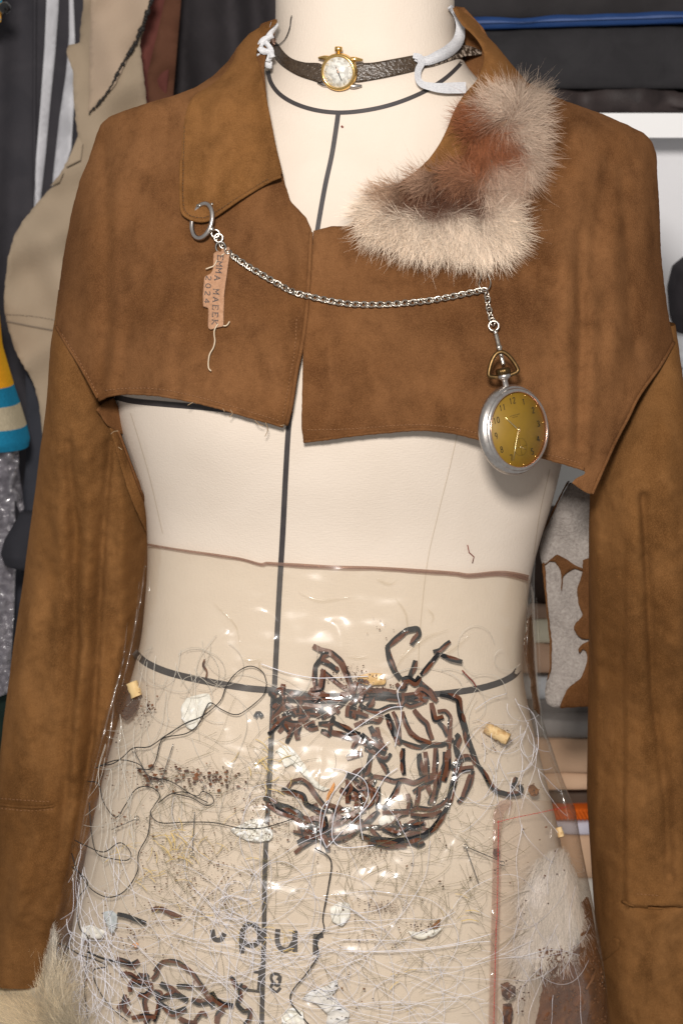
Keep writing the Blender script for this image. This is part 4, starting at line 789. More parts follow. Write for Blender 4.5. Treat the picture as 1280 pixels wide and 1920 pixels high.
N1 = [('b', [(325, 155), (370, 180), (430, 195), (485, 245), (510, 300), (530, 350), (545, 390)]), ('k', [(345, 405), (335, 330), (338, 270), (375, 225), (380, 205), (415, 200)]), ('k', [(360, 235), (420, 260), (470, 300)]), ('b', [(370, 290), (420, 330), (480, 380), (530, 410)]), ('b', [(385, 290), (378, 350), (370, 400), (310, 410)]), ('k', [(110, 425), (135, 400), (152, 450), (140, 490)]),
 ('k', [(180, 460), (260, 465), (330, 470), (420, 475), (500, 480)]), ('b', [(140, 520), (170, 480), (200, 430), (215, 420)]), ('b', [(300, 415), (330, 430), (362, 420)]), ('b', [(390, 470), (440, 490), (460, 450)]), ('k', [(370, 565), (430, 525), (490, 480), (520, 450)]), ('b', [(480, 430), (540, 440), (560, 390), (575, 360)]), ('b', [(580, 395), (650, 410), (720, 410), (800, 420)]),
 ('k', [(530, 450), (600, 455), (680, 450), (760, 455), (830, 460), (900, 465), (960, 480)]), ('k', [(590, 490), (640, 520), (700, 530), (760, 500), (830, 500)]), ('b', [(190, 530), (260, 545), (330, 545), (365, 560)]), ('k', [(150, 560), (190, 540), (230, 520), (320, 520), (385, 520)]), ('k', [(70, 660), (110, 620), (160, 570), (200, 560)]), ('b', [(130, 650), (170, 600), (205, 575)]), ('k', [(175, 712), (200, 650), (230, 610)]),
 ('b', [(240, 692), (232, 650), (250, 605)]), ('k', [(140, 580), (185, 645)]), ('b', [(250, 550), (290, 600), (310, 632), (355, 622)]), ('k', [(355, 600), (410, 600), (455, 590)]), ('k', [(370, 640), (410, 650), (425, 672)]), ('k', [(440, 590), (500, 620), (560, 650), (595, 660)]), ('b', [(430, 650), (480, 660), (540, 680), (585, 665)]), ('b', [(530, 530), (590, 545), (640, 560)]), ('b', [(560, 610), (610, 590), (660, 580), (700, 590), (720, 550)]),
 ('b', [(585, 670), (620, 710), (650, 750), (690, 770)]), ('k', [(600, 660), (640, 700), (690, 740), (740, 770)]), ('k', [(650, 615), (680, 670), (710, 720), (745, 750)]), ('b', [(690, 620), (700, 680), (720, 720)]), ('k', [(745, 545), (770, 600), (790, 660), (830, 715)]), ('b', [(780, 530), (800, 570), (815, 630), (820, 690)]), ('b', [(835, 530), (850, 590), (880, 650), (930, 690), (1000, 710)]), ('b', [(900, 520), (940, 570), (975, 600), (985, 640), (1005, 690)]),
 ('b', [(1000, 480), (1010, 530), (1020, 580), (1070, 560)]), ('b', [(1035, 530), (1080, 525), (1110, 560), (1105, 600), (1105, 680), (1100, 745)]), ('k', [(1050, 430), (1100, 440), (1155, 460), (1165, 540), (1190, 620), (1210, 700), (1240, 770), (1262, 835)]), ('k', [(1040, 590), (1070, 620), (1090, 670)]), ('k', [(1140, 660), (1160, 680), (1140, 720), (1150, 780), (1172, 800)]), ('k', [(830, 700), (880, 720), (930, 735), (1000, 720), (1060, 720), (1130, 690)]),
 ('k', [(840, 740), (835, 800), (840, 860), (845, 892)]), ('k', [(655, 770), (645, 830), (630, 880), (590, 890)]), ('k', [(700, 800), (740, 850), (752, 885)]), ('k', [(770, 770), (740, 810), (690, 790)]), ('b', [(670, 900), (730, 910), (790, 930), (840, 920), (900, 940), (960, 910), (1010, 890)]), ('k', [(895, 990), (960, 950), (1025, 910)]), ('k', [(930, 770), (935, 830), (945, 895)]), ('b', [(965, 760), (975, 830), (975, 900), (980, 960), (1000, 1010)]),
 ('b', [(1025, 740), (1025, 800), (1020, 870), (1030, 940), (1020, 1010), (1000, 1060)]), ('k', [(1075, 760), (1075, 830), (1050, 900), (1040, 960), (1000, 1020), (985, 1060)]), ('b', [(1100, 750), (1095, 850), (1070, 930)]), ('k', [(1170, 800), (1140, 860), (1130, 930), (1110, 1000), (1090, 1080)]), ('k', [(1240, 870), (1220, 940), (1190, 1010), (1150, 1050)]), ('b', [(1225, 890), (1205, 960), (1180, 1020)]), ('b', [(1130, 870), (1180, 860), (1242, 850)]), ('k', [(1110, 860), (1150, 810), (1200, 790), (1250, 800)]),
 ('k', [(700, 960), (700, 1020), (690, 1085)]), ('k', [(820, 930), (790, 1000), (750, 1060), (725, 1090)]), ('b', [(930, 960), (925, 1020), (910, 1085)]), ('b', [(865, 1000), (880, 1060), (865, 1105)]), ('b', [(720, 1110), (790, 1100), (860, 1100), (920, 1080), (1000, 1090), (1060, 1060), (1110, 1010)]), ('b', [(880, 1120), (950, 1130), (1020, 1120), (1060, 1100)]), ('k', [(590, 1200), (650, 1150), (700, 1100)]), ('b', [(720, 1190), (770, 1170), (820, 1120), (870, 1110)]),
 ('k', [(560, 1210), (620, 1190), (700, 1190), (790, 1195), (860, 1180), (930, 1150)]), ('k', [(590, 1235), (680, 1260), (780, 1270), (880, 1265), (960, 1240), (1010, 1200), (1060, 1130), (1090, 1080)]), ('k', [(600, 1250), (700, 1275), (800, 1280), (900, 1272), (970, 1240), (1030, 1190)]), ('b', [(640, 1275), (760, 1300), (860, 1295)]), ('k', [(880, 1275), (930, 1300), (962, 1280)]), ('k', [(950, 1230), (945, 1180), (950, 1150)]), ('b', [(850, 1235), (920, 1210), (960, 1160)]), ('k', [(720, 1200), (800, 1230), (880, 1190), (960, 1170)]),
 ('k', [(515, 890), (540, 905), (580, 880), (622, 860)]), ('b', [(530, 930), (515, 980), (530, 1020), (585, 1030)]), ('k', [(545, 900), (600, 960), (640, 980), (680, 920)]), ('b', [(590, 1060), (630, 1080), (670, 1050), (650, 960), (610, 930)]), ('k', [(540, 960), (580, 1000), (600, 1060), (560, 1080)]), ('k', [(620, 870), (660, 900), (640, 960)]), ('k', [(45, 1020), (110, 1060), (180, 1080), (240, 1110), (285, 1155)]), ('b', [(60, 1060), (130, 1100), (210, 1130), (265, 1170)]),
 ('k', [(145, 975), (210, 990), (270, 1010), (285, 1060), (340, 1090), (395, 1110)]), ('b', [(180, 965), (210, 930), (260, 920), (300, 950), (350, 1020), (390, 1070), (430, 1075)]), ('b', [(270, 1170), (330, 1140), (390, 1150), (380, 1200), (350, 1222)]), ('k', [(270, 1190), (330, 1215), (400, 1190), (390, 1130)]), ('k', [(400, 1100), (470, 1090), (545, 1090)]), ('b', [(420, 1190), (490, 1160), (560, 1110), (625, 1090)]), ('b', [(400, 1060), (450, 1080), (470, 1140), (430, 1180)]), ('k', [(480, 1150), (540, 1150), (610, 1160)]), ('b', [(220, 1338), (270, 1300), (320, 1270), (400, 1240), (500, 1230), (600, 1190)]), ('b', [(380, 1260), (470, 1270), (540, 1240), (590, 1200)]), ('k', [(235, 1280), (280, 1260), (350, 1260)]), ('k', [(360, 1250), (400, 1290), (412, 1330)]),
 ('k', [(1262, 830), (1300, 880), (1335, 950), (1380, 990), (1440, 1005), (1500, 1000), (1520, 975), (1500, 950)]), ('k', [(1462, 970), (1478, 930), (1486, 905)]), ('k', [(745, 165), (790, 120), (860, 65), (922, 55), (932, 90), (905, 120), (885, 150)]), ('k', [(748, 160), (760, 230), (790, 300), (825, 345)]), ('k', [(940, 322), (1000, 250), (1045, 195)]), ('k', [(1010, 188), (1050, 180), (1080, 150), (1108, 128)]), ('k', [(1055, 205), (1110, 230), (1177, 247)]), ('k', [(875, 335), (900, 280), (910, 238)]),
 ('k', [(830, 350), (870, 340), (910, 370), (935, 330)]), ('b', [(905, 430), (940, 400), (985, 430), (1035, 470)]), ('k', [(920, 350), (960, 390), (1000, 430), (1030, 470)]), ('b', [(800, 370), (822, 400), (850, 400), (852, 350)]), ('k', [(880, 460), (930, 440), (985, 450)]), ('b', [(980, 440), (940, 480), (880, 500), (840, 480)]), ('b', [(560, 380), (620, 385), (640, 350)]), ('k', [(580, 350), (620, 360), (660, 395)])]
NX = []
for x0, y0, x1, y1, k in ((90, 430, 420, 620, 17), (300, 420, 620, 600, 11), (250, 1080, 640, 1230, 15), (520, 900, 680, 1080, 9), (560, 640, 720, 780, 5), (600, 420, 960, 490, 5), (640, 1150, 940, 1260, 4)):
    for i in range(k):
        x, y, a = R.uniform(x0, x1), R.uniform(y0, y1), R.uniform(0, 6.28); b = a + R.uniform(-1.2, 1.2); l = R.uniform(26, 60)
        NX.append((R.choice('bbk'), [(x - l * math.cos(a), y - l * math.sin(a)), (x, y), (x + l * math.cos(b), y + l * math.sin(b))]))
net('tape_netting', 'large crocheted net of glossy black and brown tape over the waist line', N1 + NX, 480, 1160, 3.048, 10.6, inn(np.array(700.), np.array(1590.)))
N2 = [('b', [(80, 75), (150, 100), (200, 130), (260, 90)]), ('b', [(110, 190), (190, 195), (240, 230), (300, 260)]), ('b', [(190, 340), (185, 290), (210, 250), (270, 270), (350, 270), (355, 330), (310, 370), (250, 360)]), ('b', [(150, 360), (140, 420), (140, 480), (190, 520)]), ('k', [(250, 200), (300, 230), (335, 200)]), ('b', [(380, 180), (420, 130), (440, 100), (520, 90), (580, 105), (640, 150), (700, 200), (740, 260), (790, 330)]), ('b', [(330, 340), (300, 420), (320, 500), (340, 560), (300, 590)]),
 ('k', [(430, 270), (500, 310), (540, 340), (600, 380), (650, 410)]), ('k', [(430, 400), (480, 370), (555, 350)]), ('k', [(430, 430), (480, 470), (530, 520), (570, 500), (640, 470)]), ('k', [(560, 290), (620, 290), (692, 300)]), ('k', [(680, 400), (740, 430), (830, 410), (855, 465)]), ('k', [(840, 340), (870, 400), (930, 440), (1012, 450)]), ('k', [(990, 215), (1020, 250), (1040, 300), (1125, 310)]), ('k', [(1080, 270), (1060, 320), (1070, 380), (1040, 440), (1100, 500), (1150, 480), (1140, 560), (1100, 600)]),
 ('b', [(880, 595), (890, 520), (940, 480)]), ('b', [(700, 580), (760, 500), (805, 530)]), ('k', [(400, 350), (420, 420), (410, 500), (380, 580)]), ('b', [(90, 480), (120, 440), (185, 400)]), ('b', [(200, 550), (300, 530), (395, 540)]), ('b', [(580, 550), (650, 590), (725, 590)]), ('b', [(360, 240), (400, 200), (420, 150)]), ('k', [(380, 330), (440, 350), (400, 410)]), ('b', [(690, 260), (760, 300), (820, 380), (840, 420)])]
net('tape_netting', 'smaller broken net of brown tape low on the skirt beside the fur tuft', N2, 200, 1780, 4.267, 10, inn(np.array(340.), np.array(1960.)))
for lab, p, c in (('short black strip of tape under white threads low on the skirt', [(220, 1714), (236, 1717), (255, 1724), (274, 1731)], BK), ('short brown strip of tape above the smaller net', [(284, 1706), (300, 1703), (320, 1712), (340, 1721)], BR), ('tiny curled black tape snippet left of the centre style tape', [(478, 1345), (484, 1336), (492, 1344)], BK)):
    link('tape_snippet', strip(MB(), cr(p, 6), [8, 9, 8], inn, .002, .0003, th_ang=lambda n: .3 * np.sin(np.linspace(0, 4, n)), c=None), M['net_brown'] if c is BR else M['net_black'], label=lab, cat='tape strip', group='loose tape snippets')

# ------------------------------------------------------------------ scraps sealed in the skirt
def scrap(name, lab, ol, m, cat='paper scrap', off=.001, grp='pale scraps inside the skirt', sp=4, amp=.0009):
    link(name, panel(MB(), rag(np.array(ol), .7), lambda a, b, o=0.0: inn(a, b, np.asarray(o) + off + amp * waves(a, b, int(ol[0][0]), 18)), sp, .0004), m, label=lab, cat=cat, group=grp)
scrap('paper_scrap', 'white torn paper scrap below the waist tape left of centre', [(339, 1326), (350, 1309), (372, 1302), (392, 1300), (398, 1320), (386, 1330), (375, 1348), (366, 1369), (352, 1366), (340, 1346)], M['paper'])
scrap('paper_scrap', 'long white paper sliver in the gap of the large tape net', [(517, 1408), (530, 1397), (546, 1400), (560, 1418), (575, 1440), (592, 1464), (602, 1474), (618, 1478), (608, 1485), (590, 1476), (566, 1450), (546, 1432), (534, 1440), (527, 1420)], M['paper'])
scrap('paper_scrap', 'crumpled cream tissue lump crossing the centre tape', [(430, 1556), (448, 1548), (470, 1535), (490, 1538), (512, 1555), (511, 1574), (482, 1580), (452, 1572)], M['paper'], amp=.002)
scrap('paper_scrap', 'small white paper oval right of the printed letters', [(618, 1702), (636, 1691), (657, 1694), (656, 1718), (641, 1738), (622, 1728)], M['paper'])
scrap('paper_scrap', 'cream paper flake near the sleeve end above the smaller net', [(154, 1738), (172, 1734), (198, 1746), (190, 1760), (166, 1758), (152, 1768)], M['paper'], amp=.0015)
scrap('tissue_scrap', 'blue grey tuft of tissue beside the short black tape strip', [(192, 1712), (208, 1706), (220, 1714), (218, 1738), (210, 1752), (202, 1738)], M['paper_blue'])
scrap('paper_scrap', 'white shiny film flake below the long weld mark', [(764, 1745), (782, 1748), (805, 1744), (832, 1738), (815, 1754), (790, 1762), (772, 1757)], M['paper'])
scrap('paper_scrap', 'white chip caught in the lower meshes of the large net', [(708, 1538), (720, 1528), (738, 1530), (744, 1540), (726, 1546), (712, 1548)], M['paper'])
scrap('paper_scrap', 'fluffy white tissue at the bottom edge beside the centre tape', [(528, 1908), (538, 1892), (552, 1888), (568, 1898), (572, 1930), (530, 1930)], M['paper'], amp=.002)
scrap('feather_scrap', 'white feather scrap with black marks at the bottom right of the centre tape', [(566, 1872), (582, 1858), (612, 1848), (632, 1836), (634, 1852), (622, 1866), (640, 1884), (656, 1900), (650, 1925), (610, 1925), (614, 1902), (594, 1882)], M['feather'])
scrap('film_scrap', 'yellow tan film piece tucked above the large net', [(668, 1268), (690, 1262), (716, 1262), (724, 1274), (722, 1284), (696, 1286), (676, 1282)], mat('amber_film', (.62, .40, .15), .4, spec=.6), 'film scrap')
scrap('orange_sliver', 'thin orange sliver at the lower end of the long paper scrap', [(626, 1466), (629, 1472), (622, 1490), (616, 1502), (611, 1503), (612, 1492)], M['orange'], 'sliver')
scrap('orange_sliver', 'orange flake above the smaller tape net', [(248, 1770), (256, 1766), (262, 1772), (254, 1779)], M['orange'], 'sliver')
scrap('leather_scrap', 'rust brown scrap beside the curled tape end near the pocket top', [(988, 1474), (998, 1470), (1010, 1482), (1008, 1492), (996, 1494), (990, 1486)], M['rust'], 'leather scrap')
scrap('leather_scrap', 'dark round leather scrap on the red stitched pocket edge', [(938, 1845), (950, 1840), (966, 1850), (966, 1868), (952, 1876), (940, 1866)], M['crumb'], 'leather scrap')
scrap('leather_scrap', 'dark oblong leather scrap at the bottom of the pocket edge', [(942, 1882), (958, 1880), (962, 1902), (958, 1922), (942, 1920)], M['crumb'], 'leather scrap')
scrap('leather_scrap', 'dark square chip on the pocket hem beside the open safety pin', [(924, 1592), (934, 1590), (938, 1598), (932, 1608), (924, 1604)], M['crumb'], 'leather scrap')
scrap('leather_scrap', 'rust red pointed scrap beside the shiny white flake', [(808, 1738), (818, 1726), (826, 1722), (822, 1738), (814, 1748)], M['rust'], 'leather scrap')
def roll(name, lab, c, ax, L, r, m, core=None):
    p = inn(np.array(float(c[0])), np.array(float(c[1])), .0035); d = P(c[0] + ax[0], c[1] + ax[1], p[1]) - p; d[1] -= .3 * np.linalg.norm(d)
    fr = Frame(p, d, (0, -1, .1)); L *= PX; r *= PX; t = thing(name, lab, name.replace('_', ' '), p)
    n = 20; rows = []; an = np.arange(n) / n * 6.2832
    for z in np.linspace(-L / 2, L / 2, 7): rows.append(np.stack([r * (1 + .1 * np.sin(3 * an + z * 900)) * np.cos(an), r * (1 + .08 * np.sin(2 * an)) * np.sin(an), np.full(n, z)], -1))
    F = [(i * n + j, i * n + (j + 1) % n, i * n + n + (j + 1) % n, i * n + n + j) for i in range(6) for j in range(n)] + [tuple(range(n - 1, -1, -1))]
    link('wrapper', MB().add(fr(np.array(rows).reshape(-1, 3)), F), m, t)
    link('core', lathe(MB(), fr, [(r * 1.0, L / 2), (r * .9, L / 2 + .0004), (r * .8, L / 2 - .0002), (1e-5, L / 2 - .0008)], n), core or M['rust'], t)
roll('wooden_bead', 'pale rolled wooden bead with rusty end beside the near sleeve', (252, 1293), (.42, .9), 28, 10.5, M['wood'])
roll('cork_plug', 'small crumbly cork roll between waist tape and pocket', (931, 1375), (.88, .42), 46, 11, M['cork'], M['cork'])
roll('cork_plug', 'yellowish cork piece at the upper corner of the stitched pocket', (1049, 1560), (.25, .95), 18, 6, M['cork'])

def pinm(lab, pts, head=None, name='dress_pin', grp='steel pins inside the skirt', loop=None):
    t = thing(name, lab, 'pin', inn(np.array(float(pts[-1][0])), np.array(float(pts[-1][1])), .003), grp)
    for a, b in zip(pts[:-1], pts[1:]):
        q = resample([a, b], 5); link('shaft', tube(MB(), inn(q[:, 0], q[:, 1], .0034), .00036, 6), M['pin'], t)
    for h in (head or []):
        link('head', tube(MB(), inn(*np.array(cr([(h[0] + 4 * math.cos(a), h[1] + 4 * math.sin(a)) for a in np.linspace(0, 6, 8)], 3)).T, .0036), .0004, 6), M['steel'], t)
pinm('upright steel pin below the brown flakes with its eye at the lower end', [(365, 1522), (361, 1596)], [(360, 1600)])
pinm('slanted steel pin beside the near sleeve with its eye toward the centre', [(209, 1556), (254, 1536)], [(257, 1534)])
pinm('open steel safety pin bent in a V beside the pocket', [(940, 1616), (872, 1587), (897, 1657)], [(872, 1587), (941, 1619)], 'safety_pin')
pinm('steel pin standing among the brown flakes', [(325, 1395), (303, 1464)], [(302, 1467)])
pinm('steel pin with round bead head above the brown flakes near the sleeve', [(254, 1412), (287, 1472)], [(252, 1407)])

# black threads
h5 = lambda l: cc(l, 0, 960, 2.0); h7 = lambda l: cc(l, 0, 1440, 2.0)
BT = [('long looping black thread from the waist tape down to the sleeve side', h5([(1000, 640), (985, 600), (940, 578), (890, 600), (850, 650), (825, 710), (760, 765), (700, 790), (620, 840), (560, 880), (500, 885), (460, 920), (420, 945), (370, 950)]), .00042), ('black thread curling under the white paper scrap', h5([(1000, 645), (985, 690), (920, 745), (880, 760), (830, 740), (790, 715), (770, 740), (750, 790), (700, 830), (620, 845), (600, 870), (585, 930), (560, 965), (510, 960)]), .00042),
 ('black thread zigzagging through the flakes to the large net', h7([(330, 50), (370, 60), (390, 130), (435, 185), (470, 140), (510, 80), (560, 70), (600, 100), (580, 140), (565, 170), (600, 205), (700, 203), (800, 205), (900, 225), (980, 225), (1040, 210), (1100, 190)]), .00042), ('black thread hanging in a deep loop below the flakes', h7([(565, 165), (555, 250), (520, 320), (515, 390), (470, 460), (410, 485), (350, 460), (310, 410), (285, 370), (270, 320)]), .00045),
 ('narrow black thread loop ending in a teardrop', h7([(595, 130), (640, 98), (690, 90), (740, 105), (760, 88), (795, 105), (800, 130), (770, 140), (720, 112), (650, 95)]), .0004), ('black thread knotted in a small bow beside the sleeve', h7([(335, 130), (345, 250), (365, 320), (420, 340), (480, 345), (490, 315), (450, 280), (390, 315), (320, 290), (280, 270)]), .00042), ('black thread trailing down the sleeve side of the skirt', h7([(270, 370), (330, 430), (290, 500), (300, 600), (332, 640), (325, 740), (318, 830), (330, 940)]), .00045),
 ('thick black thread hanging from the large net past the letters', h7([(1180, 300), (1240, 345), (1230, 450), (1210, 560), (1215, 605), (1185, 640), (1192, 700), (1150, 770), (1095, 838), (1092, 880), (1130, 930), (1165, 970)]), .0006), ('wavy black thread above the smaller net', h7([(200, 650), (250, 670), (300, 700), (360, 720), (400, 745), (350, 760), (370, 830), (420, 900), (480, 950)]), .0005), ('grey black wool strand running into the smaller net', h7([(330, 690), (380, 712), (430, 725), (500, 740)]), .001), ('short black thread above the curled flakes beside the near sleeve', h5([(360, 960), (440, 930), (520, 945), (560, 990), (640, 1010), (720, 1060), (780, 1090)]), .0004)]
for lab, p, r in BT: link('black_thread', thread(MB(), p, r, inn, .0032, step=3), M['black_thread'], label=lab, cat='thread', group='black threads inside the skirt')
link('red_hair', thread(MB(), [(866, 1257), (876, 1268), (886, 1278), (892, 1288)], .0006, inn, .003), M['darkred'], label='short red hair beside the waist tape right of the large net', cat='hair')
link('leather_scrap', strip(MB(), cr([(384, 1236), (381, 1248), (388, 1258), (386, 1272)], 6), [3, 5, 3, 3], inn, .002, .0004), M['crumb'], label='tiny brown twig above the waist tape left of centre', cat='twig')
# pale threads: traced loops, then the uncountable tangle
wt = [[(700, 1585), (640, 1588), (622, 1560), (640, 1490), (690, 1430), (730, 1390)], [(612, 1590), (640, 1560), (690, 1510), (720, 1460), (745, 1440)], [(600, 1595), (605, 1540), (622, 1490), (650, 1450), (620, 1440)], [(680, 1575), (675, 1530), (690, 1490), (680, 1460), (645, 1445)], [(640, 1385), (690, 1350), (730, 1328), (755, 1325)], [(755, 1280), (745, 1300), (752, 1340), (740, 1400)], [(490, 1245), (540, 1262), (590, 1271), (640, 1270), (690, 1268)], [(612, 1590), (600, 1560), (602, 1520), (615, 1500)],
      [(965, 1310), (985, 1350), (1000, 1390), (995, 1430), (975, 1450)], [(950, 1300), (920, 1310), (890, 1330)], [(970, 1320), (1000, 1340), (1008, 1400), (990, 1440), (950, 1450)], [(1010, 1400), (990, 1420), (975, 1400), (985, 1370)], [(640, 1780), (720, 1785), (800, 1780), (880, 1768), (920, 1765)], [(640, 1785), (740, 1782), (840, 1772), (925, 1750)], [(420, 1700), (410, 1690), (430, 1680), (470, 1690), (460, 1720), (420, 1720), (400, 1700), (420, 1680)]]
WL = ['white thread arching from the bottom of the large net up to its middle', 'straight white thread slanting across the lower meshes of the large net', 'white thread curving up along the near side of the large net', 'white thread hanging down through the bottom meshes of the large net', 'white thread crossing the top edge gap of the large net', 'white thread running down the middle meshes of the large net',
      'white thread running level from the centre tape into the net top', 'short white thread hook at the bottom tip of the large net']
for i, p in enumerate(wt[:8]):
    link('white_thread', thread(MB(), p, .0003, inn, .0046, step=3), M['white_thread'], label=WL[i], cat='thread', group='white threads over the net')
def tangle(n, x0, y0, x1, y1, a0, asd, L0, L1, cv, r, m, off, mb=None, dens=None, clip=None):
    mb = mb or MB(); k = 0; bag = {}
    while k < n:
        x, y = R.uniform(x0, x1), R.uniform(y0, y1)
        if dens and R.random() > dens(x, y): continue
        k += 1; a = R.gauss(a0, asd); L = R.uniform(L0, L1); c = R.gauss(0, cv); dc = R.gauss(0, cv * .03); p = []; s = 7.0; ph_ = R.random() * 6
        for i in range(int(L / s)):
            p.append((x, y)); x += math.cos(a) * s; y += math.sin(a) * s; a += (c + .007 * math.sin(i * .4 + ph_)) * s; c += dc * s * .2 + R.gauss(0, .0016)
            el_, er_ = np.interp(y, [1018, 1200, 1300, 1450, 1600, 1700, 1920], [282, 255, 220, 175, 142, 116, 80]), np.interp(y, [1080, 1300, 1450, 1600, 1700, 1920], [990, 1000, 1040, 1082, 1102, 1134])
            if x < el_ or x > er_ or y > 1960 or y < 1120: break
        if len(p) > 3:
            q = np.array(p); u = np.linspace(0, len(q) - 1, max(5, min(40, len(q)))); bag.setdefault(len(u), []).append(np.stack([np.interp(u, np.arange(len(q)), q[:, 0]), np.interp(u, np.arange(len(q)), q[:, 1])], -1))
    for S, l in bag.items():
        A = np.array(l); o = off + .0008 * np.sin(np.arange(S)[None] * .5 + NR.rand(len(A), 1) * 6); tubes(mb, inn(A[..., 0], A[..., 1], o), r * NR.uniform(.8, 1.2, len(A)), 3)
    return mb
mb = MB()
for p in wt[8:]: thread(mb, p, .00024, inn, .0045, step=4, k=3)
tangle(34, 230, 1640, 560, 1900, .45, .45, 200, 520, .0025, .00017, None, .0042, mb); tangle(20, 400, 1660, 640, 1850, .3, .6, 150, 420, .005, .00017, None, .0042, mb)
tangle(50, 110, 1560, 230, 1900, 1.5, .25, 120, 340, .006, .00017, None, .0042, mb); tangle(24, 400, 1640, 500, 1760, 0, 3, 150, 300, .018, .0002, None, .0044, mb)
tangle(20, 520, 1740, 920, 1930, .05, .35, 140, 420, .005, .00016, None, .0042, mb); tangle(22, 880, 1300, 1010, 1480, 1.6, .5, 60, 200, .012, .00018, None, .0040, mb); tangle(16, 560, 1820, 900, 1930, 0, 3, 120, 260, .02, .00016, None, .0042, mb)
tangle(50, 90, 1720, 200, 1930, 1.5, .5, 60, 200, .02, .00022, None, .0048, mb); tangle(14, 960, 1500, 1080, 1900, 1.7, .3, 80, 260, .005, .00018, None, .0038, mb)
link('white_threads', mb, M['white_thread'], kind='stuff', label='tangle of fine white threads across the lower half of the skirt', cat='threads')
mb = MB()
tangle(26, 250, 1150, 420, 1500, 1.5, .35, 100, 300, .008, .00019, None, .0018, mb); tangle(16, 300, 1250, 700, 1480, .3, .6, 100, 300, .01, .00018, None, .0018, mb); tangle(16, 840, 1240, 1000, 1460, 0, 3, 80, 200, .02, .00018, None, .0018, mb)
tangle(26, 196, 1300, 260, 1560, 1.75, .12, 80, 260, .002, .0002, None, .004, mb)
link('nylon_threads', mb, M['clear_line'], kind='stuff', label='pale nylon threads curling through the upper half of the skirt', cat='threads')
mb = MB()
tangle(400, 250, 1450, 935, 1930, .2, 1.1, 30, 110, .014, .00012, None, .0026, mb); tangle(140, 250, 1380, 560, 1700, .6, 1, 40, 130, .012, .00012, None, .0026, mb); tangle(160, 620, 1500, 940, 1800, .2, 1.0, 30, 90, .02, .00013, None, .0028, mb)
link('olive_hairs', mb, M['hair_olive'], kind='stuff', label='fine olive grey hairs scattered over the lower skirt', cat='hair')
mb = MB()
for x, y, n in ((498, 1410, 14), (500, 1440, 10), (330, 1590, 22), (310, 1570, 12), (280, 1640, 8), (430, 1580, 8), (350, 1700, 6), (520, 1760, 10), (470, 1700, 5), (230, 1580, 6), (840, 1700, 6), (720, 1840, 4)):
    for i in range(n):
        a = R.gauss(.5, 1.0); L = R.uniform(12, 36); cx, cy = x + R.gauss(0, 22), y + R.gauss(0, 20); q = cr([(cx, cy), (cx + L * .5 * math.cos(a), cy + L * .5 * math.sin(a)), (cx + L * math.cos(a + .2), cy + L * math.sin(a + .2))], 3)
        tube(mb, inn(q[:, 0], q[:, 1], .003), R.uniform(.00012, .0004), 3)
link('straw_fibres', mb, M['straw'], kind='stuff', label='yellow straw fibres strewn among the flakes', cat='fibres')
mb = MB(); md = MB()
def flake(mb, x, y, s):
    n = R.randint(4, 6); a0 = R.random() * 6; e = R.uniform(.35, .9); ol = [(x + s * R.uniform(.6, 1.2) * math.cos(a0 + k * 6.28 / n), y + e * s * R.uniform(.6, 1.2) * math.sin(a0 + k * 6.28 / n)) for k in range(n)]
    o = np.array(ol); o1 = R.uniform(.0012, .003); A = inn(o[:, 0], o[:, 1], o1 + NR.uniform(0, .0006, n)); B = inn(o[:, 0], o[:, 1], o1 - .0007); mb.add(np.vstack([A, B]), [tuple(range(n))[::-1], tuple(range(n, 2 * n))] + [(k, (k + 1) % n, n + (k + 1) % n, n + k) for k in range(n)])
for x, y, sx, sy, n, s in ((300, 1452, 42, 12, 40, 5.4), (410, 1462, 36, 13, 60, 3.6), (330, 1470, 70, 22, 60, 1.8), (200, 1420, 30, 40, 24, 1.8), (560, 1560, 60, 30, 40, 1.8), (480, 1510, 26, 22, 90, 1.8), (520, 1540, 20, 24, 80, 1.5), (355, 1640, 45, 55, 160, 1.9), (400, 1680, 40, 40, 70, 1.8), (255, 1330, 22, 16, 60, 1.7), (280, 1325, 6, 6, 26, 2.2), (220, 1535, 10, 10, 24, 2.0), (250, 1770, 40, 40, 120, 1.9), (170, 1770, 14, 10, 40, 1.8), (165, 1815, 4, 16, 26, 1.6), (700, 1290, 22, 12, 70, 2.0), (660, 1270, 22, 12, 60, 1.8), (640, 1580, 30, 6, 20, 1.6), (710, 1600, 20, 10, 24, 1.7), (730, 1700, 18, 9, 110, 1.2), (680, 1690, 10, 8, 16, 2.0), (790, 1740, 12, 8, 24, 2.0), (700, 1810, 40, 50, 26, 2.2), (820, 1640, 60, 30, 10, 2.6), (940, 1385, 16, 12, 50, 1.5), (1000, 1480, 12, 8, 20, 1.8), (720, 1180, 30, 15, 8, 1.6), (600, 1700, 60, 60, 14, 1.6), (980, 1860, 14, 30, 22, 2.2), (1000, 1660, 30, 60, 22, 2.0), (270, 1590, 30, 40, 30, 1.8), (560, 1800, 120, 60, 30, 1.6)):
    for i in range(n): flake(mb, R.gauss(x, sx), R.gauss(y, sy), s * R.uniform(.5, 1.3))
link('brown_flakes', mb, M['crumb'], smooth=False, kind='stuff', label='dark brown flakes and crumbs scattered through the skirt', cat='flakes')
for x, y, sx, sy, n in ((300, 1458, 50, 14, 260), (420, 1464, 36, 14, 220), (350, 1640, 60, 50, 300), (250, 1318, 16, 18, 240), (720, 1702, 16, 8, 200), (690, 1595, 22, 6, 160), (490, 1530, 30, 30, 160), (250, 1760, 36, 40, 200), (660, 1275, 16, 14, 200), (940, 1380, 14, 10, 120)):
    for i in range(n): flake(md, R.gauss(x, sx), R.gauss(y, sy), R.uniform(.4, 1.0))
link('rust_dust', md, M['dirt'], smooth=False, kind='stuff', label='rust coloured dust in small clouds inside the skirt', cat='dust')

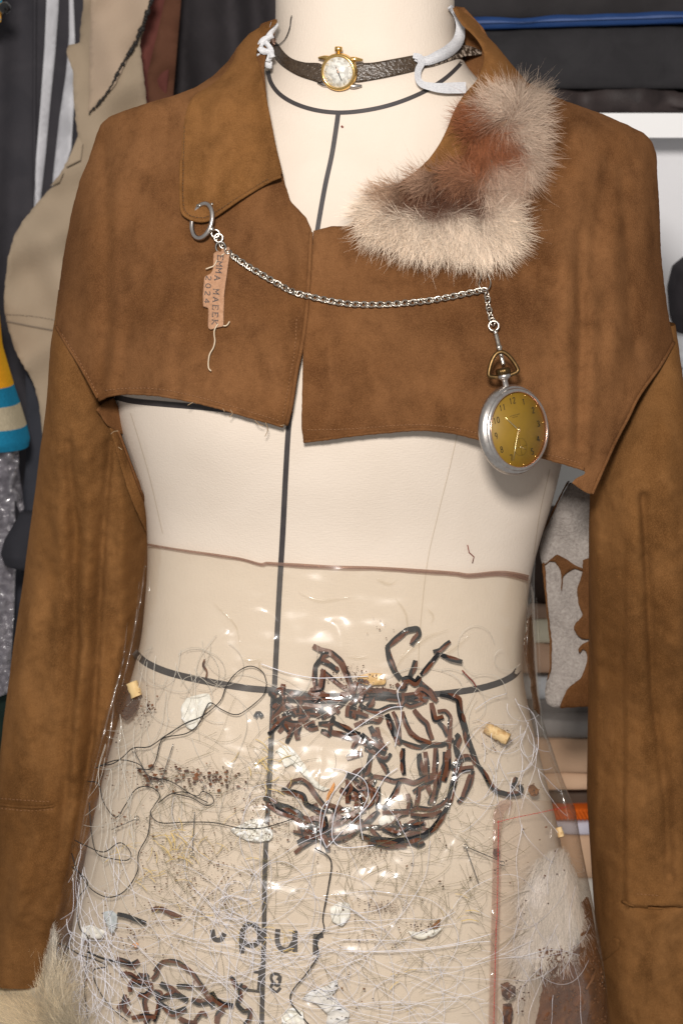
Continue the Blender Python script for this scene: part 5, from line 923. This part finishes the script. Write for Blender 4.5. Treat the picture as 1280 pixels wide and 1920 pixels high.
# ------------------------------------------------------------------ room behind
def bgp(Y, amp=.006, seed=5, size=120, sx=1.0, sy=1.0):
    return lambda px, py, off=0.0: P(px, py, Y + amp * waves(np.asarray(px) * sx, np.asarray(py) * sy, seed, size) - np.asarray(off))
wl = MB(); a = P(-900, 2300, 1.15); b = P(2200, -900, 1.15)
wl.add([(a[0], 1.15, a[2]), (b[0], 1.15, a[2]), (b[0], 1.15, b[2]), (a[0], 1.15, b[2]), (a[0], 1.25, a[2]), (b[0], 1.25, a[2]), (b[0], 1.25, b[2]), (a[0], 1.25, b[2])], [(0, 1, 2, 3), (5, 4, 7, 6), (0, 3, 7, 4), (1, 5, 6, 2), (3, 2, 6, 7), (0, 4, 5, 1)])
link('back_wall', wl, mat('wall_paint', (.5, .49, .47), .9, col2=(.46, .45, .43), nscale=6), smooth=False, kind='structure')
def hang(name, lab, cat, ol, Y, m, amp=.006, seed=5, size=120, th=.003, sp=12, sx=1., sy=1., rg=0, grp=None, parts=()):
    D = bgp(Y, amp, seed, size, sx, sy); o = rag(np.array(ol), rg) if rg else ol
    if not parts:
        return link(name, panel(MB(), o, D, sp, th), m, label=lab, cat=cat, group=grp)
    t = thing(name, lab, cat, D(np.array(float(np.mean([q[0] for q in ol]))), np.array(float(max(q[1] for q in ol)))), grp)
    link(parts[0], panel(MB(), o, D, sp, th), m, t)
    return t, D
DG = cloth('dark_grey_jersey', (.052, .049, .055), (.042, .04, .046))
t, D = hang('track_suit', 'dark grey track suit with three white stripes hanging at the upper left', 'track suit', [(-40, -60), (330, -60), (330, 1000), (-40, 1000)], .52, DG, .016, 14, 150, sy=.15, parts=('garment',))
WS = cloth('white_stripe', (.60, .60, .63))
for ol in ([(90, -60), (113, -60), (110, 20), (104, 100), (95, 190), (86, 290), (76, 380), (64, 400), (68, 300), (76, 200), (84, 90)], [(130, -60), (136, -60), (141, 70), (141, 120), (139, 200), (134, 280), (124, 310), (98, 360), (100, 330), (112, 220), (124, 140), (130, 70)]):
    link('stripe', panel(MB(), ol, lambda a, b, o=0.0: D(a, b, np.asarray(o) + .004), 8, .001), WS, t)
q = resample([(66, -60), (65, 200), (66, 420)], 12); link('seam', tube(MB(), D(q[:, 0], q[:, 1], .002), .002, 6), DG, t)
BE = cloth('beige_hide', (.36, .285, .205), (.30, .235, .165), 9, bump=.25, bs=300)
t, D = hang('beige_hide', 'pale beige leather hide with ragged black stitched seam hanging behind the jacket shoulder', 'leather hide', [(160, -60), (156, 20), (152, 40), (150, 82), (128, 84), (124, 96), (130, 115), (137, 130), (139, 190), (143, 235), (147, 255), (138, 282), (122, 310), (102, 345), (66, 386), (42, 416), (24, 450), (15, 485), (9, 540), (8, 575), (14, 610), (24, 645), (40, 680), (55, 702), (63, 720), (72, 745), (78, 790), (84, 845), (150, 850), (300, 700), (300, 300), (275, 190), (262, 80), (275, 40), (295, -60)], .36, BE, .010, 17, 150, .003, 9, rg=1.2, parts=('leather',))
link('overlay', panel(MB(), rag([(172, -60), (295, -60), (284, 0), (266, 58), (240, 110), (216, 160), (190, 190), (166, 214), (168, 100)], 1), lambda a, b, o=0.0: D(a, b, np.asarray(o) + .006), 9, .003), cloth('beige_suede', (.40, .305, .225), (.34, .26, .185), 12, bump=.4), t)
mb = MB(); pth = resample(cr([(288, -8), (275, 30), (264, 60), (240, 105), (225, 130), (208, 162), (190, 190), (166, 214)], 6), 6)
for a, b in zip(pth[:-1], pth[1:]):
    q = np.array([a + NR.uniform(-1.5, 1.5, 2), b + NR.uniform(-1.5, 1.5, 2)]); tube(mb, D(q[:, 0], q[:, 1], .0075), .0013 * (.7 + R.random()) * float(np.interp(a[1], [0, 120, 214], [1.3, 1, .6])), 5)
link('black_lacing', mb, M['ink'], t)
for ol in ([(146, 256), (156, 268), (152, 300), (124, 314), (128, 300)], [(120, 322), (112, 342), (94, 350), (106, 334)]): link('curled_edge', panel(MB(), ol, lambda a, b, o=0.0: D(a, b, np.asarray(o) + .009), 5, .002), BE, t)
mb = MB(); stitches(mb, [(14, 590), (60, 593), (104, 600)], D, .001, 6, 4, .0004); q = resample([(12, 602), (60, 612), (104, 620)], 6); tube(mb, D(q[:, 0], q[:, 1], .001), .0009, 5); link('seam', mb, mat('seam_brown', (.2, .16, .12), .9), t)  # stitch row and seam ridge in a darker brown than the hide
hang('red_leather', 'narrow dull red leather piece hanging behind the beige hide', 'leather piece', [(262, 85), (276, 30), (290, -60), (340, -60), (318, 120), (304, 260), (280, 260), (272, 180)], .42, cloth('dull_red_leather', (.135, .045, .036), (.1, .034, .028), 14), .004, 8, 90, parts=())
hang('brown_leather', 'brown leather strip beside the red leather piece', 'leather piece', [(322, -60), (345, -60), (330, 120), (318, 260), (284, 262), (276, 140), (296, 60)], .415, cloth('brown_leather', (.115, .05, .03), (.09, .038, .022), 14), .004, 18, 90)
hang('charcoal_cloth', 'charcoal cloth hanging between the leather strip and the neck', 'cloth', [(326, -60), (620, -60), (620, 240), (300, 260), (312, 120)], .46, cloth('charcoal', (.045, .040, .043), (.035, .031, .033), 25), .02, 23, 120, sy=.15)
BL = cloth('slate_cotton', (.043, .045, .055), (.035, .037, .046))
hang('slate_cloth', 'slate grey cloth falling behind the near sleeve', 'cloth', [(44, 560), (130, 560), (140, 1100), (20, 1290), (22, 1160), (36, 1000), (50, 860), (50, 760)], .40, BL, .006, 27, 120, sy=.2)
hang('green_cloth', 'dark green cloth at the left edge behind the sleeve cuff', 'cloth', [(-40, 1300), (60, 1250), (60, 1560), (-40, 1600)], .36, cloth('dark_green', (.012, .022, .018)), .006, 28, 120)
# striped knit
kn = thing('striped_knit', 'knitted sleeve with orange blue and cream bands at the left edge', 'knitwear', P(10, 835, .33))
KS = Shell([(560, -60, -6, .03, .33), (650, -70, 3, .035, .33), (727, -75, 26, .04, .33), (760, -75, 37, .042, .33), (803, -75, 50, .044, .33), (825, -75, 55, .044, .33), (842, -75, 52, .038, .33)], 2.3)
for y0, y1, c in ((575, 722, (.72, .32, .015)), (722, 756, (.012, .17, .30)), (756, 798, (.42, .36, .25)), (798, 838, (.012, .17, .30))):
    z0, z1 = P(0, y1, .33)[2], P(0, y0, .33)[2]; v, f = KS.loft(z0, z1, 14, 48); link('knit_band', MB().add(v, f), cloth('knit', c, tuple(q * .85 for q in c), 300, .2, bump=.8, bs=500), kn)
hang('orange_knit_scrap', 'scrap of orange and blue knit at the top left corner', 'knitwear', [(-30, -40), (6, -40), (4, 20), (2, 44), (-30, 50)], .40, mat('orange_blue_knit', (.6, .3, .03), .9, col2=(.02, .2, .3), nscale=60, ncontrast=(.5, .52)), .004)
mbx = MB(); fr = Frame(P(9, 15, .38), (.1, -1, .1), (0, 0, 1)); lathe(mbx, fr, [(1e-5, -.006), (.004, -.005), (.006, 0), (.004, .005), (1e-5, .006)], 20); link('black_bead', mbx, mat('black_gloss', (.01, .01, .01), .08, spec=.6), label='small glossy black bead on the corner knit scrap', cat='bead')
FB = film('bag_film', (.80, .79, .82), .10, .28, (.42, .40, .43), .16, 38, .8)
hang('plastic_bag', 'crumpled clear plastic bag below the striped knit', 'plastic bag', [(-40, 826), (36, 832), (36, 880), (42, 920), (46, 955), (38, 962), (28, 935), (30, 990), (30, 1060), (28, 1130), (24, 1200), (18, 1300), (-40, 1318)], .31, FB, .012, 33, 30, .001, 6)
hang('bag_lining', 'grey folded cloth inside the clear plastic bag', 'cloth', [(-60, 826), (14, 836), (16, 1000), (26, 1060), (20, 1300), (-60, 1312)], .345, cloth('bag_grey', (.26, .25, .26), (.16, .15, .16), 20), .008, 35, 60)
# dark pouch
pm = MB(); PS = Shell([(958, 40, 78, .008, .30), (980, 28, 90, .02, .30), (1010, 10, 100, .03, .30), (1035, 3, 105, .034, .30), (1055, 10, 105, .03, .30), (1066, 30, 95, .012, .30)], 2.1); v, f = PS.loft(P(0, 1065, .3)[2], P(0, 960, .3)[2], 24, 40, cap=True)
link('cloth_pouch', pm.add(v, f), cloth('pouch', (.03, .03, .036)), label='dark slate cloth pouch bulging beside the near sleeve', cat='pouch')

# shelves with folded cloth on the far side
def box(mb, a, b, r=.004):
    (x0, y0, z0), (x1, y1, z1) = a, b
    v = [(x, y, z) for z in (z0, z1) for y in (y0, y1) for x in (x0, x1)]; mb.add(v, [(0, 2, 3, 1), (4, 5, 7, 6), (0, 1, 5, 4), (2, 6, 7, 3), (0, 4, 6, 2), (1, 3, 7, 5)]); return mb
def slab(name, lab, cat, x0, x1, y0, y1, Y, m, depth=.22, rnd=.45, amp=.0025, seed=1, grp=None, parent=None, skew=0.0):
    """folded cloth: a rounded front lying on a shelf, with soft unevenness along its length."""
    zt, zb = P(640, y0, Y)[2], P(640, y1, Y)[2]; h = (zt - zb) / 2; zc = (zt + zb) / 2; X0, X1 = P(x0, (y0 + y1) / 2, Y)[0], P(x1, (y0 + y1) / 2, Y)[0]
    n = 40; xs = np.linspace(X0, X1, n); prof = []
    for a in np.linspace(-math.pi / 2, math.pi / 2, 13): prof.append((-rnd * h * math.cos(a), h * math.sin(a)))
    prof.append((depth, h)); prof.insert(0, (depth, -h)); k = len(prof); V = []
    for i, x in enumerate(xs):
        w = waves(np.array(x * 2370.), np.array(float(seed) * 300), seed, 160); w2 = waves(np.array(x * 2370.), np.array(float(seed) * 500), seed + 50, 130)
        for (dy, dz) in prof: V.append((x, Y + dy + amp * float(w), zc + dz + amp * .5 * float(w2) * (dz > -h * .5) + skew * (x - X0)))
    F = [(i * k + j, i * k + (j + 1) % k, i * k + k + (j + 1) % k, i * k + k + j) for i in range(n - 1) for j in range(k)] + [tuple(range(k)), tuple((n - 1) * k + j for j in range(k - 1, -1, -1))]
    return link(name, MB().add(V, F), m, parent, label=lab if parent is None else None, cat=cat if parent is None else None, group=grp if parent is None else None)
YS = .42; G = 'folded cloths on the shelves'
zs0 = P(640, 212, YS - .02)[2]; zs1 = P(640, 258, YS - .02)[2]; xl = P(820, 230, YS)[0]; xr = P(1500, 230, YS)[0]
link('shelf_board_or_gap', box(MB(), (xl, YS - .02, zs1), (xr, YS + .3, zs0)), mat('white_laminate', (.86, .86, .86), .4, col2=(.83, .83, .83), nscale=5), smooth=False, label='thick white shelf board behind the far jacket shoulder', cat='shelf')
slab('folded_cloth', 'dark brown silky cloth lying on the white shelf board', 'cloth', 820, 1500, 160, 212, YS + .005, cloth('brown_satin', (.055, .043, .042), (.03, .024, .024), 30, rough=.45), amp=.006, seed=3, grp=G)
slab('folded_cloth', 'thick ribbed charcoal cloth under the blue ribbon', 'cloth', 820, 1500, 52, 166, YS - .005, weave(cloth('ribbed_charcoal', (.036, .0345, .037)), 160, 1.0, 30), amp=.003, seed=4, grp=G, rnd=.25)
slab('blue_ribbon', 'blue striped satin ribbon laid between the charcoal cloths', 'ribbon', 820, 1500, 36, 57, YS - .022, cloth('blue_satin', (.018, .05, .155), (.014, .04, .13), 30, rough=.5), .1, amp=.002, seed=6, skew=.03)
slab('ribbon_stripe', 'pale blue line along the blue satin ribbon', 'ribbon', 820, 1500, 43.5, 46.5, YS - .029, cloth('pale_blue', (.075, .12, .27), rough=.5), .02, amp=.002, seed=6, skew=.03)
slab('folded_cloth', 'black cloth stacked above the blue ribbon', 'cloth', 820, 1500, -60, 36, YS + .0, cloth('black_wool', (.038, .035, .036)), amp=.004, seed=7, grp=G, rnd=.3)
wp = MB(); a, b = P(1100, 1100, .49), P(1500, 255, .49); box(wp, (a[0], .49, a[2]), (b[0], .52, b[2])); link('white_board', wp, mat('white_panel', (.74, .74, .76), .6, col2=(.70, .70, .72), nscale=6), smooth=False, label='white back panel under the shelf board', cat='panel')
bgm = MB(); BS = Shell([(478, 1285, 1340, .02, .46), (500, 1262, 1360, .05, .46), (540, 1253, 1370, .06, .46), (590, 1257, 1370, .06, .46), (625, 1268, 1360, .04, .46), (634, 1285, 1340, .02, .46)], 2.3); v, f = BS.loft(P(0, 633, .46)[2], P(0, 480, .46)[2], 30, 48, cap=True, disp=lambda a, b: .004 * waves(a, b, 6, 50))
link('grey_bag', bgm.add(v, f), cloth('grey_bag', (.05, .045, .05), (.035, .032, .036)), label='dark grey stuffed bag at the right edge behind the shoulder', cat='bag')
t_ = cloth('white_crinkle', (.55, .56, .58), (.42, .43, .45), 60)
slab('folded_cloth', 'crinkled white cloth under the grey bag at the right edge', 'cloth', 1200, 1500, 628, 690, YS, t_, amp=.004, seed=8, grp=G); slab('folded_cloth', 'lower crinkled white cloth at the right edge behind the sleeve', 'cloth', 1200, 1500, 690, 760, YS, t_, amp=.004, seed=9, grp=G)
PE = (.58, .385, .255)
for lab, y0, y1, c, dy in (('dark brown folded cloth behind the torn suede edge', 1020, 1138, (.06, .042, .034), .02), ('tan folded cloth just above the cream one', 1138, 1160, (.35, .235, .17), .0), ('cream folded cloth between two tan cloths', 1160, 1206, (.62, .58, .45), .0), ('peach tan folded cloth below the cream one', 1206, 1262, (.42, .275, .19), .0), ('pale blue grey folded cloth below the peach one', 1262, 1310, (.52, .54, .57), .03),
                          ('grey cloth lying on the peach stack', 1350, 1384, (.30, .28, .265), .0), ('thick peach folded cloth in the middle of the stack', 1384, 1448, PE, -.004), ('thin peach folded cloth at the bottom of the stack', 1448, 1480, PE, -.002), ('lavender white folded cloth under the orange knit', 1540, 1562, (.52, .50, .58), .0), ('peach cloth on the lowest shelf beside the skirt', 1562, 1645, PE, .0), ('off white cloth at the very bottom beside the skirt', 1645, 1740, (.55, .53, .49), .0)):
    slab('folded_cloth', lab, 'cloth', 880, 1300, y0, y1, YS - .06 + dy, cloth('folded', c, tuple(q * .9 for q in c), 25), amp=.002, seed=int(y0), grp=G)
slab('shelf_board_or_gap', 'grey strip painted as the shadow above the peach stack', 'shelf', 880, 1300, 1310, 1348, YS - .03, mat('grey_shadow_strip', (.17, .155, .145), .6), rnd=.1, amp=0)  # slab coloured as the grey shadow between the cloths, not a board
slab('shelf_board_or_gap', 'dark brown strip painted as the shaded gap above the orange knit', 'shelf', 880, 1300, 1482, 1516, YS - .04, mat('dark_gap_strip', (.075, .052, .036), .6), rnd=.1, amp=0)  # stands for the dark gap between cloths, its shade put into the colour
# orange rope-knit: a cord of twisted ribs
on = thing('orange_knit', 'orange ribbed knit edge on the shelf beside the skirt', 'knitwear', P(1090, 1540, YS - .06)); oc = cloth('orange_yarn', (.62, .12, .012), (.5, .09, .01), 60)
slab('knit_body', '', '', 900, 1280, 1517, 1538, YS - .06, oc, parent=on, amp=.001, seed=3)
mb = MB()
for x in np.arange(1040, 1150, 7.0):
    q = cr([(x - 4, 1518), (x + 2, 1527), (x + 7, 1537)], 4); tube(mb, P(q[:, 0], q[:, 1], YS - .068), .0013, 5)
link('rib', mb, oc, on)
for k in list(bpy.data.materials):
    if '_c' in k: del k['_c']
